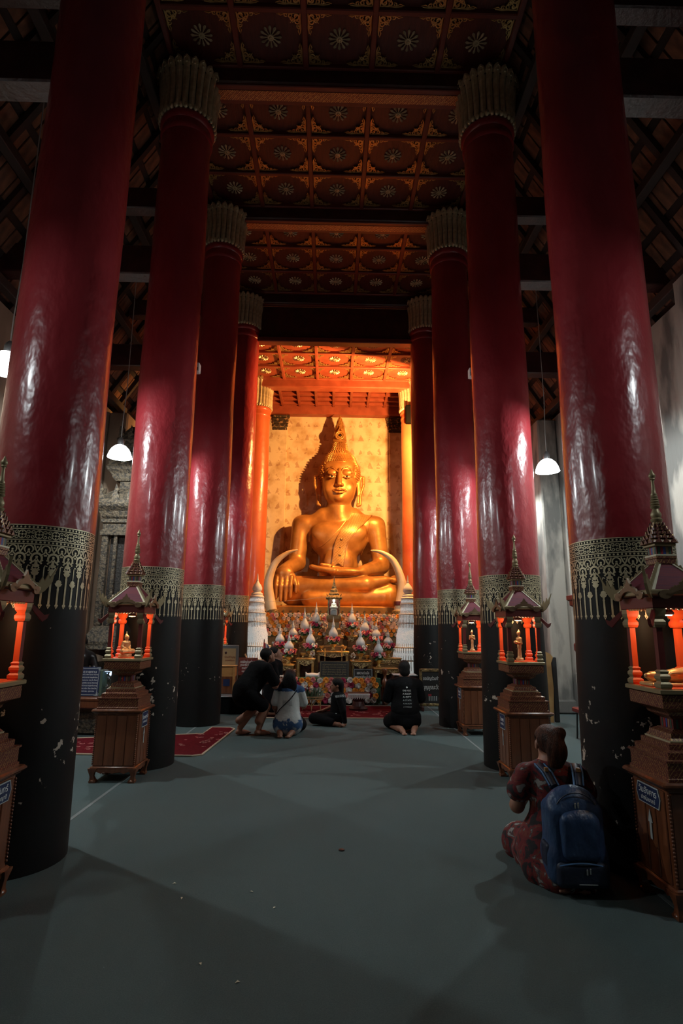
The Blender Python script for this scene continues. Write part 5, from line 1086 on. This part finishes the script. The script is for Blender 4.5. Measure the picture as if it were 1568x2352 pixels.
# --- kneeling backpacker
def floral():
    m = mat('red_floral_dress', (.10,.012,.014), .85, bump=.3, bscale=14); N, L_, b = nd(m); tc = N.new('ShaderNodeTexCoord')
    n = N.new('ShaderNodeTexNoise'); n.inputs['Scale'].default_value = 13; n.inputs['Detail'].default_value = 3; n.inputs['Distortion'].default_value = .8; L_.new(tc.outputs['Object'], n.inputs[0])
    r = N.new('ShaderNodeValToRGB'); e = r.color_ramp.elements; e[0].position = .36; e[0].color = (.012,.010,.012,1); e[1].position = .64; e[1].color = (.30,.28,.26,1)
    for p, c in ((.43,(.02,.012,.014,1)),(.46,(.13,.008,.012,1)),(.53,(.14,.010,.012,1)),(.57,(.16,.04,.02,1)),(.60,(.03,.02,.03,1))): q = e.new(p); q.color = c
    L_.new(n.outputs[0], r.inputs[0]); L_.new(r.outputs[0], b.inputs['Base Color']); return m
M['floral'] = floral()
bw = person('brown haired person in a red floral dress kneeling under a blue backpack', (1.445, 3.93, 0), pi-.08)
P = head_prims((.005,-.03,.765), rot3(rx=.1)) + limb(((0,-.01,.60),.048),((0,-.02,.71),.045)) + [('c',(0,.0,.24),(0,-.01,.56),.12,.125,.05), ('c',(-.15,-.01,.58),(.15,-.01,.58),.05,.05,.04)]
for k in (-1, 1):
    P += limb(((k*.09,.03,.20),.095),((k*.15,-.30,.09),.065),((k*.09,.17,.055),.040)) + foot_prims((k*.08,.19,.050),(k*.055,.31,.022)) + limb(((k*.17,-.01,.57),.048),((k*.225,-.03,.375),.044),((k*.06,-.24,.46),.028)) + hand_prims((k*.05,-.25,.47),(-k*.1,-.5,1),(-k,0,0),.9,k,.1)
soft_obj('body', P, .0075, M['skin'], bw)
soft_obj('dress', [('c',(0,.0,.26),(0,-.01,.54),.145,.145,.05), ('c',(-.155,-.01,.575),(.155,-.01,.575),.066,.066,.05), ('c',(-.08,.02,.16),(.08,.02,.16),.165,.165,.08), ('c',(-.14,-.10,.07),(.14,-.10,.07),.11,.11,.08), ('c',(-.12,.12,.07),(.12,.12,.07),.125,.125,.08), ('c',(-.07,.24,.05),(.07,.24,.05),.09,.09,.06), ('c',(.17,-.01,.565),(.212,-.025,.470),.066,.076,.03), ('c',(-.17,-.01,.565),(-.212,-.025,.470),.066,.076,.03), ('c',(-.16,-.27,.08),(.16,-.27,.08),.125,.125,.06), ('e',(0,-.02,.66),(.065,.065,.05),-.02), ('b',(0,0,-.12),(.5,.5,.11),.0,-.01)], .008, M['floral'], bw)
soft_obj('hair', [('e',(.005,-.002,.795),(.090,.102,.092),.01), ('e',(-.045,.075,.845),(.042,.036,.040),.02), ('e',(-.02,.085,.735),(.066,.045,.090),.03), ('e',(-.005,.070,.650),(.045,.032,.06),.03), ('e',(.005,-.13,.755),(.09,.062,.085),-.02), ('e',(.085,-.01,.765),(.028,.030,.045),-.015)], .007, M['hair_brown'], bw)
# backpack
M['pack'] = mat('blue_nylon', (.040,.082,.175), .42, col2=(.024,.050,.118), scale=6, bump=1.0, bscale=9, stretch=(1.6,1.6,.8), spec=.4); M['pack_dark'] = mat('navy_nylon', (.012,.020,.045), .55, bump=.4, bscale=14); M['strap_blue'] = mat('blue_piping', (.06,.16,.34), .6)
bp = thing('backpack', 'blue nylon backpack with paired zip pulls worn by the kneeling person', 'backpack', (1.455, 3.672, .05), -.05)
soft_obj('main_pouch', [('b',(0,0,.24),(.115,.060,.15),.045,.02), ('e',(0,-.01,.43),(.145,.085,.10),.06), ('b',(0,.0,.10),(.125,.060,.05),.045,.05), ('b',(.0,.13,.25),(.3,.03,.4),.0,-.02)], .0075, M['pack'], bp)
soft_obj('front_pocket', [('b',(.005,-.085,.27),(.070,.020,.085),.040,.03), ('e',(.01,-.080,.33),(.105,.055,.10),.05)], .0075, M['pack'], bp)
soft_obj('lower_pocket', [('b',(.005,-.080,.075),(.115,.028,.035),.035,.02)], .0075, M['pack_dark'], bp)
soft_obj('side_pocket', [('b',(-.150,-.01,.15),(.012,.040,.045),.02,.02)], .0075, M['pack_dark'], bp); soft_obj('side_pocket', [('b',(.150,-.01,.15),(.012,.040,.045),.02,.02)], .0075, M['pack_dark'], bp)
for sx in (-1, 1):
    m = MB(); m.tube([(sx*.075,.06,.50),(sx*.095,.12,.555),(sx*.115,.20,.585),(sx*.125,.30,.55),(sx*.13,.345,.45)], [.026,.028,.028,.026,.02], 8); m.v = [(x, y, z) for x, y, z in m.v]; m.build('shoulder_strap', M['pack_dark'], bp, 60)
    m = MB(); m.tube([(sx*.075-.028,.05,.51),(sx*.095-.03,.115,.572),(sx*.115-.03,.20,.602)], .006, 6); m.tube([(sx*.075+.028,.05,.51),(sx*.095+.03,.115,.572),(sx*.115+.03,.20,.602)], .006, 6); m.build('strap_piping', M['strap_blue'], bp, 60)
    MB().bbox(sx*.10-.012, sx*.10+.012, .10, .125, .575, .600, .003).build('strap_buckle', M['rattan'], bp)
def arc(cx, cy, cz, rx, rz_, a0, a1, y1, n=16): return [(cx+rx*cos(a0+(a1-a0)*i/n), cy+y1*0, cz+rz_*sin(a0+(a1-a0)*i/n)) for i in range(n+1)]
m = MB(); m.tube([(.118*cos(a), -.080-.012*sin(a), .40+.105*sin(a)) for a in [pi*i/16 for i in range(17)]], .004, 5); m.build('zipper', M['pack_dark'], bp, 60)
m = MB(); m.tube([(-.13+.26*i/12, -.130-.012*sin(pi*i/12), .125+.02*sin(pi*i/12)) for i in range(13)], .005, 5); m.build('zipper', M['strap_blue'], bp, 60)
for x, z, y in ((-.012,.455,-.105),(.006,.457,-.105),(.018,.118,-.146),(.036,.122,-.146)): MB().bbox(x-.0045, x+.0045, y-.006, y, z-.032, z, .002).build('zip_pull', M['silver'], bp)
m = MB()
for k in range(8): m.tube([(.02,-.1355,.335),(.02+.014*cos(k*pi/4),-.1355,.335+.014*sin(k*pi/4))], .0018, 4)
m.build('star_logo', M['rattan'], bp, 0)
MB().bbox(-.03,.075,-.146,-.143,.034,.039,.001).build('reflective_strip', M['white_dim'], bp)
MB().tube([(-.135,-.03,.36),(-.150,-.045,.28),(-.148,-.05,.20),(-.14,-.045,.10)], .006, 6).build('compression_strap', M['pack_dark'], bp, 60)
MB().tube([(.135,-.03,.40),(.152,-.045,.32),(.150,-.05,.22),(.14,-.045,.12)], .006, 6).build('compression_strap', M['pack_dark'], bp, 60)
# ================================================================== side aisle furniture and odds and ends
M['carved_old'] = mat('weathered_carving', (.095,.068,.040), .7, col2=(.020,.015,.010), scale=24, bump=.9, bscale=38, mixlo=.42, mixhi=.6)
M['carved_dark'] = mat('dark_carving', (.030,.022,.016), .8, col2=(.012,.009,.007), scale=30, bump=.8, bscale=40)
pu = thing('carved_pulpit', 'weathered carved wooden pulpit tower with horned tiers against the wall', 'pulpit', (-3.48, 10.10, 0))
MB().sq([(.50,0),(.50,.30),(.44,.36),(.44,.62),(.38,.68),(.38,.80),(.46,.90)]).build('base', M['carved_old'], pu, 0)
MB().sq([(.62,1.12),(.60,1.18),(.60,1.24),(.48,1.46),(.47,1.50)]).build('flared_skirt', M['carved_old'], pu, 0)
MB().sq([(.30,.90),(.32,1.0),(.52,1.08),(.60,1.12)]).build('bracket_course', M['wood_dark'], pu, 0)
for a in (-1, 1):
    for b in (-1, 1):
        MB().bbox(a*.42-.055, a*.42+.055, b*.42-.055, b*.42+.055, 1.50, 3.10, .01).build('post', M['carved_old'], pu)
        MB().bbox(a*.24-.03, a*.24+.03, b*.44-.03, b*.44+.03, 1.50, 3.05, .008).build('mullion', M['carved_old'], pu)
MB().bbox(-.36,.36,-.36,.36,1.50,3.05,.01).build('dark_core', M['carved_dark'], pu)
MB().sq([(.50,3.02),(.50,3.10),(.47,3.12),(.47,3.22),(.50,3.24),(.50,3.30)]).build('lintel', M['carved_old'], pu, 0)
for k, (z, h_, hh) in enumerate(((3.34,.50,.28),(4.05,.40,.24),(4.62,.32,.20))):
    MB().sq([(h_*.92,z-.04),(h_,z),(h_*1.08,z+hh*.35),(h_*1.22,z+hh*.6),(h_*1.26,z+hh*.8),(h_*1.2,z+hh),(h_*.7,z+hh+.25)]).build('cornice_tier', M['carved_old'], pu, 0)
    hm = MB(); hm.prism([(-.05,0),(.05,0),(.06,.06),(.025,.12),(.045,.17),(.0,.27),(-.02,.17),(-.055,.10)], -.02, .02); hme = hm.mesh('horn', M['carved_old'], 0)
    for q in range(4):
        for u in (-.9,-.45,0,.45,.9): o = inst('horn', hme, pu, (0,0,0), (0,0,q*pi/2), 1.05-.1*k); p = Matrix.Rotation(q*pi/2, 3, 'Z') @ Vector((u*h_*1.15, -h_*1.15, z+hh)); o.location = p
    MB().sq([(h_*.66,z+hh+.02),(h_*.60,z+.71)] if k < 2 else [(h_*.6,z+hh),(.10,z+.7),(.02,z+1.3)]).build('tier_wall', M['carved_old'], pu, 0)
# table with sign and lit case, dark bust
tb = thing('side_table', 'long brown wooden table in the side aisle carrying the navy prayer sign', 'table', (-3.62, 8.54, 0), -.06)
MB().bbox(-.55,.62,-.30,.30,.475,.515,.008).build('table_top', M['teak'], tb); MB().bbox(-.52,.58,-.285,-.26,.38,.475,.006).build('drawer_front', M['teak'], tb)
for a in (-.48, .54):
    for b in (-.25, .25): MB().bbox(a-.03, a+.03, b-.03, b+.03, 0, .475, .006).build('leg', M['teak'], tb)
MB().ball((.1,-.295,.43), .016, 8, 6).build('drawer_knob', M['silver'], tb)
MB().bbox(-.50,.45,-.15,.25,.02,.30,.01).build('storage_box', M['carved_old'], tb)
BL = ['ถวายทาน', 'อิมานิ มะยัง ภันเต ภัตตานิ', 'สะปะริวารานิ ภิกขุสังฆัสสะ', 'โอโณชะยามะ สาธุ โน ภันเต', 'ภิกขุสังโฆ อิมานิ ภัตตานิ', 'สะปะริวารานิ ปะฏิคคัณหาตุ', 'อัมหากัง ทีฆะรัตตัง', 'หิตายะ สุขายะ']
sg = sign_board('navy prayer sign with ornamented corners on the side table', -3.44, 8.40, .517, .30, .40, BL, tilt=-.10, face=M['blue_sign'], sizes=[.050]+[.026]*7)
for a, b in ((-1,1),(1,1),(-1,-1),(1,-1)): 
    q = strokes_mesh([([(0,0),(.05,.004)], .010), ([(0,0),(.004,.05)], .010), (spiral((.02,.02), .016, .8, 1), .006)], 0, .0015); o = inst('corner_flourish', q.mesh('corner_flourish', M['white_dim'], 0), sg, (a*.145, -.0088, .2+b*.195), (pi/2,0,0), (-a, -b, 1))
cs = thing('display_case', 'small lit glass case with glittering ornaments on the side table', 'case', (-3.17, 8.52, .517))
MB().bbox(-.11,.11,-.09,.09,0,.02,.004).build('case_base', M['teak'], cs); MB().bbox(-.125,-.085,-.10,.10,0,.36,.006).build('green_side', mat('sage_frame', (.09,.14,.10), .5), cs)
MB().box(-.085,.11,-.092,-.088,.02,.34).build('pane', M['glass'], cs, 0); MB().bbox(-.11,.11,-.09,.09,.34,.36,.004).build('case_top', M['steel'], cs)
M['led'] = mat('cool_led', (.6,.7,1), .4, emit=(.55,.68,1), es=2.5); MB().box(-.07,.10,-.07,-.05,.332,.338).build('led_strip', M['led'], cs, 0)
r5 = random.Random(9)
for k in range(26): inst('crystal', MB().ball((0,0,0), (.012,.012,.018), 6, 4).mesh('crystal', M['silver'], 0), cs, (r5.uniform(-.06,.09), r5.uniform(-.06,.05), .03+.011*k), (r5.random(), r5.random(), r5.random()))
l = bpy.data.lights.new('case_light', 'POINT'); l.energy = .12; l.color = (.6,.72,1); l.shadow_soft_size = .03; o = bpy.data.objects.new('case_light', l); C.objects.link(o); o.parent = cs; o.location = (.01,-.03,.30)
pp = tag(MB().bbox(-.07,.05,-.06,.06,0,.012,.003).build('paper_stack', M['white'], None, 35, (-3.34, 8.62, .517)), 'white paper stack lying between the prayer sign and the lit case', 'paper')
bu = thing('monk_statue', 'dark lacquered seated monk statue beyond the side table', 'statue', (-3.95, 9.20, 0), .6)
MB().bbox(-.24,.24,-.22,.22,0,.62,.02).build('plinth', M['wood_dark'], bu)
soft_obj('figure', [('e',(0,.02,1.28),(.095,.115,.135),.02), ('c',(0,.02,1.08),(0,.02,1.2),.06,.06,.03), ('c',(0,.03,.76),(0,.02,1.0),.16,.17,.06), ('c',(-.16,.02,1.02),(.16,.02,1.02),.08,.08,.06), ('c',(-.2,0,1.0),(-.26,-.03,.82),.06,.055,.03), ('c',(.2,0,1.0),(.26,-.03,.82),.06,.055,.03), ('c',(-.26,-.03,.82),(-.05,-.18,.76),.055,.04,.03), ('c',(.26,-.03,.82),(.05,-.18,.76),.055,.04,.03), ('c',(-.12,0,.70),(.25,-.15,.69),.08,.07,.05), ('c',(.12,0,.70),(-.25,-.15,.69),.08,.07,.05), ('c',(0,-.09,1.26),(0,-.115,1.23),.012,.016,.012), ('e',(-.10,.02,1.25),(.015,.03,.045),.01), ('e',(.10,.02,1.25),(.015,.03,.045),.01)], .014, mat('dark_bronze', (.022,.018,.018), .28, .5), bu)
# donation corner by the far column
db = thing('donation_box', 'stacked orange-brown wooden donation boxes by the far column', 'donation box', (-1.90, 10.88, .30))
M['pine'] = mat('orange_pine', (.52,.25,.08), .45, col2=(.40,.17,.05), scale=4, stretch=(1,1,6)); M['notice'] = mat('kraft_notice', (.36,.23,.11), .7)
MB().bbox(-.14,.14,-.12,.12,0,.30,.008).build('lower_box', M['teak'], db); MB().bbox(-.14,.14,-.12,.12,.30,.48,.008).build('upper_box', M['pine'], db); MB().bbox(-.155,.155,-.135,.135,.48,.50,.006).build('lid', M['pine'], db)
for a in (-.13, .13): MB().bbox(a-.02, a+.02, -.13, -.10, 0, .48, .004).build('corner_strip', M['pine'], db)
MB().box(-.06,.06,-.124,-.121,.14,.26).build('blue_label', M['blue_sign'], db, 0)
MB().bbox(-.16,.16,.13,.15,.12,.86,.006).build('grey_frame', M['steel'], db); MB().box(-.14,.11,.126,.129,.50,.80).build('kraft_sheet', M['notice'], db, 0); MB().ball((-.08,.125,.72), (.022,.004,.026), 10, 6).build('printed_seal', M['wood_dark'], db)
text('ร่วมทำบุญ', .05, M['maroon'], db, (.0,.124,.64), ext=.0005); text('ตามศรัทธา', .04, M['maroon'], db, (.0,.124,.58), ext=.0005)
pf = thing('low_platform', 'low black cloth-covered platform behind the bending person', 'platform', (-1.86, 10.80, 0)); MB().bbox(-.42,.42,-.38,.38,0,.285,.01).build('black_cover', M['cloth_black'], pf); MB().bbox(-.44,.44,-.40,.40,.285,.300,.004).build('glass_top', M['steel'], pf)
sb2 = sign_board('dark red framed donation notice on a stand near the donation boxes', -1.64, 11.62, .56, .38, .34, ['ขอเชิญร่วมทำบุญ', 'บูรณะพระวิหารหลวง', 'ตามกำลังศรัทธา', 'ขออนุโมทนา'], tilt=-.08, frame=M['gold_dark'], face=M['maroon'], sizes=[.075,.06,.06,.05])
st_ = tag(MB().lathe([(.14,0),(.15,.02),(.03,.04),(.025,.56),(.06,.565)], 12).build('notice_stand', M['wood_dark'], None, 40, (-1.64, 11.64, 0)), 'dark pedestal stand holding the red framed donation notice', 'stand')
cu_ = tag(MB().lathe([(.022,0),(.024,.18),(.02,.185)], 12).build('white_tube', M['white'], None, 40, (-1.60, 10.62, .30)), 'short white tube standing on the black covered platform', 'tube')
# right side
fr = thing('framed_sign', 'framed donation sign board with gilt frame standing beside the flaked column', 'sign', (1.90, 11.05, 0), .05)
MB().bbox(-.20,.20,-.02,.02,.10,.74,.008).build('panel', M['black_flat'], fr)
for x0, x1, z0, z1 in ((-.22,.22,.70,.76),(-.22,.22,.08,.13),(-.22,-.17,.08,.76),(.17,.22,.08,.76)): MB().bbox(x0, x1, -.035, .025, z0, z1, .01).build('frame_rail', M['gold_dark'], fr)
for a in (-.18, .18): MB().bbox(a-.02, a+.02, -.12, .14, 0, .08, .008).build('foot', M['wood_dark'], fr)
text('ขอเชิญร่วมทำ', .085, M['white'], fr, (0,-.022,.58), ext=.001, width=.30); text('บุญบูรณะวัด', .11, M['white'], fr, (0,-.022,.42), ext=.001, width=.30)
for k in range(5): MB().box(-.05+k*.035,-.035+k*.035,-.0225,-.021,.18,.26).build('printed_bar', M['white_dim'], fr, 0)
MB().box(-.06,.0,-.0225,-.021,.26,.30).build('printed_flag', M['flag_red'], fr, 0)
gp = thing('glass_cabinet', 'low glass-fronted cabinet behind the kneeling person in the printed shirt', 'cabinet', (1.43, 11.28, 0)); MB().bbox(-.22,.22,-.18,.18,0,.62,.01).build('cabinet_body', M['wood_dark'], gp); MB().bbox(-.20,.20,-.19,-.18,.06,.58,.004).build('pane', mat('teal_glass', (.10,.15,.14), .15), gp); MB().bbox(-.23,.23,-.19,.19,.62,.635,.004).build('glass_top', M['white_dim'], gp)
M['porcelain'] = mat('blue_white_porcelain', (.70,.72,.74), .2, col2=(.05,.09,.30), scale=22, mixlo=.5, mixhi=.54, coat=.3)
lathe_thing('porcelain_vase', 'tall blue and white porcelain vase beside the floor flowers', 'vase', (1.40, 10.82, 0), [(.07,0),(.075,.03),(.065,.10),(.085,.20),(.10,.32),(.095,.42),(.065,.50),(.045,.55),(.05,.60),(.075,.64),(.065,.645)], M['porcelain'], 24)
# loudspeaker on the lit column
sp_ = thing('loudspeaker', 'black loudspeaker box fixed under the capital of the lit column', 'loudspeaker', (2.07, 14.56, 7.0)); MB().bbox(-.10,.10,-.09,.10,0,.50,.015).build('cabinet', M['jet'], sp_); MB().lathe([(.07,-.104),(.06,-.108),(.02,-.10)], 16).xf(Matrix.Rotation(pi/2, 4, 'X')).build('cone', M['jet'], sp_).location = (.015, 0, .2)
# yellow board, red frame and chair at the wall
yb = thing('prayer_drum_frame', 'ochre wooden panel with curved top leaning by the stained wall', 'panel', (3.66, 9.8, 0)); M['ochre'] = mat('ochre_wood', (.36,.22,.08), .5, col2=(.26,.14,.05), scale=4)
m = MB(); m.prism([(-.09,0),(.05,0),(.08,.55),(.06,.95),(.10,1.05),(.06,1.10),(-.02,1.14),(-.10,1.20),(-.13,1.14),(-.08,1.02),(-.05,.55)], -.03, .03); m.build('board', M['ochre'], yb, 0); MB().bbox(.08,.16,-.02,.03,0,1.05,.01).build('dark_back', M['black_flat'], yb)
rf = thing('red_door_post', 'dark red carved wooden post standing by the wall behind the backpacker', 'post', (3.62, 8.28, 0)); 
m = MB(); m.bbox(-.07,.07,-.07,.07,.42,1.86,.012); m.build('shaft', M['maroon'], rf); MB().sq([(.075,1.84),(.10,1.86),(.10,1.92),(.13,1.94),(.13,2.0),(.06,2.02)]).build('cap', M['maroon'], rf, 0); MB().sq([(.075,1.20),(.085,1.22),(.085,1.30),(.075,1.32)]).build('collar', M['maroon'], rf, 0)
MB().bbox(-.16,.24,-.14,.14,.36,.43,.015).build('shelf', M['maroon'], rf)
for a in (-.10,.18):
    for b in (-.1,.1): MB().tube([(a,b,.36),(a*1.15,b*1.2,0)], .012, 8).build('leg', M['black_flat'], rf)
# carpet litter
for k, (x, y) in enumerate(((-.921,3.746),(-.829,3.559),(-.45,3.641),(-.298,3.45),(-.582,2.927),(-.393,2.792))):
    m = MB(); a = k*1.3; m.add([(-.012,-.004,.002),(0,-.006,.006),(.012,0,.003),(0,.006,.007)], [(0,1,2,3)]); m.xf(Matrix.Rotation(a, 4, 'Z')); tag(m.build('fallen_petal', M['cream'], None, 0, (x, y, 0)), 'tiny pale petal fallen on the grey green carpet', 'petal', 'pale petals on the carpet')
tag(MB().lathe([(.022,0),(.020,.006),(.008,.009)], 10).build('dark_scrap', M['black_flat'], None, 40, (.084, 4.27, 0)), 'small dark scrap lying alone on the carpet', 'scrap')
# sacred thread from the column to the statue's hand
tag(MB().tube([(-1.755,12.32,2.02),(-1.2,12.9,2.07),(-.6,13.6,2.16),(-.15,14.2,2.26),(.10,14.6,2.33)], .003, 6).build('sacred_thread', M['wire'], None, 60), 'thin white thread stretched from the column towards the statue', 'thread')
# ================================================================== lamps
def pendant(x, y, z, label, k=1.0):
    t = thing('pendant_lamp', label, 'lamp', (x, y, z), group='white pendant lamps of the aisles')
    m = MB(); P = [(.185,0),(.178,.03),(.160,.085),(.130,.14),(.085,.185),(.052,.20),(.045,.20),(.078,.178),(.122,.135),(.152,.08),(.170,.03),(.180,0)]
    m.loft([[(r*cos(2*pi*j/32), r*sin(2*pi*j/32), zz) for j in range(32)] for r, zz in P], 0, cap=False); m.build('shade', M['lamp_glow'], t)
    MB().lathe([(.046,.19),(.05,.21),(.05,.27),(.038,.30),(.015,.33)], 16).build('socket', M['steel'], t)
    zt = 5.45+(9.45-5.45)*(4.75-abs(x))/2.5-z-.02
    m = MB(); m.tube([(0,0,.31),(.015*0,0,.6),(.02,0,1.2),(.0,0,zt)], .006, 6); m.build('cable', M['wire'], t)
    l = bpy.data.lights.new('lamp_light', 'POINT'); l.energy = LAMP_W*k; l.color = LAMP_COL; l.shadow_soft_size = .035
    o = bpy.data.objects.new('lamp_light', l); C.objects.link(o); o.parent = t; o.location = (0,0,-.025)
    return t
pendant(-3.35, 8.54, 4.08, 'glowing white bell lamp hanging in front of the carved pulpit')
pendant(3.35, 8.45, 3.93, 'glowing white bell lamp hanging before the grey stained pilaster')
pendant(-3.35, 5.40, 4.03, 'glowing white bell lamp half hidden behind the column with the Monday shrine')
pendant(3.30, 6.00, 3.95, 'glowing white bell lamp behind the column beside the backpacker')
pendant(-3.35, 2.3, 4.0, 'glowing white bell lamp in the aisle before the Monday shrine', .28)
pendant(3.35, 2.3, 4.0, 'glowing white bell lamp in the aisle before the reclining-image shrine', .28)
pendant(-3.35, 11.0, 4.0, 'glowing white bell lamp in the aisle beside the donation boxes', .6)
pendant(3.35, 11.0, 4.0, 'glowing white bell lamp in the aisle beside the framed sign board', .6)
def flood(x, y, z, tgt, k, label, sp=radians(172)):
    t = thing('floodlight', label, 'floodlight', (x, y, z)); d = (Vector(tgt)-Vector((x, y, z))).normalized(); q = d.to_track_quat('-Z', 'Y')
    h = bpy.data.objects.new('housing', MB().bbox(-.14, .14, -.10, .10, .0, .10, .015).mesh('housing', M['black_flat'])); C.objects.link(h); h.parent = t; h.rotation_mode = 'QUATERNION'; h.rotation_quaternion = q
    e = bpy.data.objects.new('lens', MB().box(-.11, .11, -.075, .075, -.004, -.001).mesh('lens', M['bulb'])); C.objects.link(e); e.parent = t; e.rotation_mode = 'QUATERNION'; e.rotation_quaternion = q
    MB().tube([(.03,-.06,.06),(.03,-.06,8.30-z)], .014, 8).build('rod', M['black_flat'], t)
    MB().bbox(-.13,.16,-.135,-.125,-.20,.22,.003).build('added_shield', M['black_flat'], t)  # unseen plate, added to keep the flood off the column opposite
    l = bpy.data.lights.new('flood_light', 'SPOT'); l.energy = FLOOD_W*k; l.color = FLOOD_COL; l.spot_size = sp; l.spot_blend = .12; l.shadow_soft_size = .05
    o = bpy.data.objects.new('flood_light', l); C.objects.link(o); o.parent = t; o.rotation_mode = 'QUATERNION'; o.rotation_quaternion = q; o.location = d*.03
flood(2.04, 13.15, 6.35, (0.1, 16.9, 5.6), 1.0, 'black floodlight hung behind the column by the beaded tower, aimed at the statue')
for sx in (-1, 1):
    t = thing('speaker_box', 'small pale box fixed high on the column %s' % ('behind the seated-image shrine' if sx < 0 else 'behind the alms-bowl shrine'), 'speaker', (sx*1.85, 7.0, 4.80))
    MB().bbox(-.055,.055,-.05,.05,0,.13,.008).build('casing', M['white'], t); MB().bbox(-.045,.045,-.056,-.05,.02,.06,.003).build('grille', M['steel'], t)
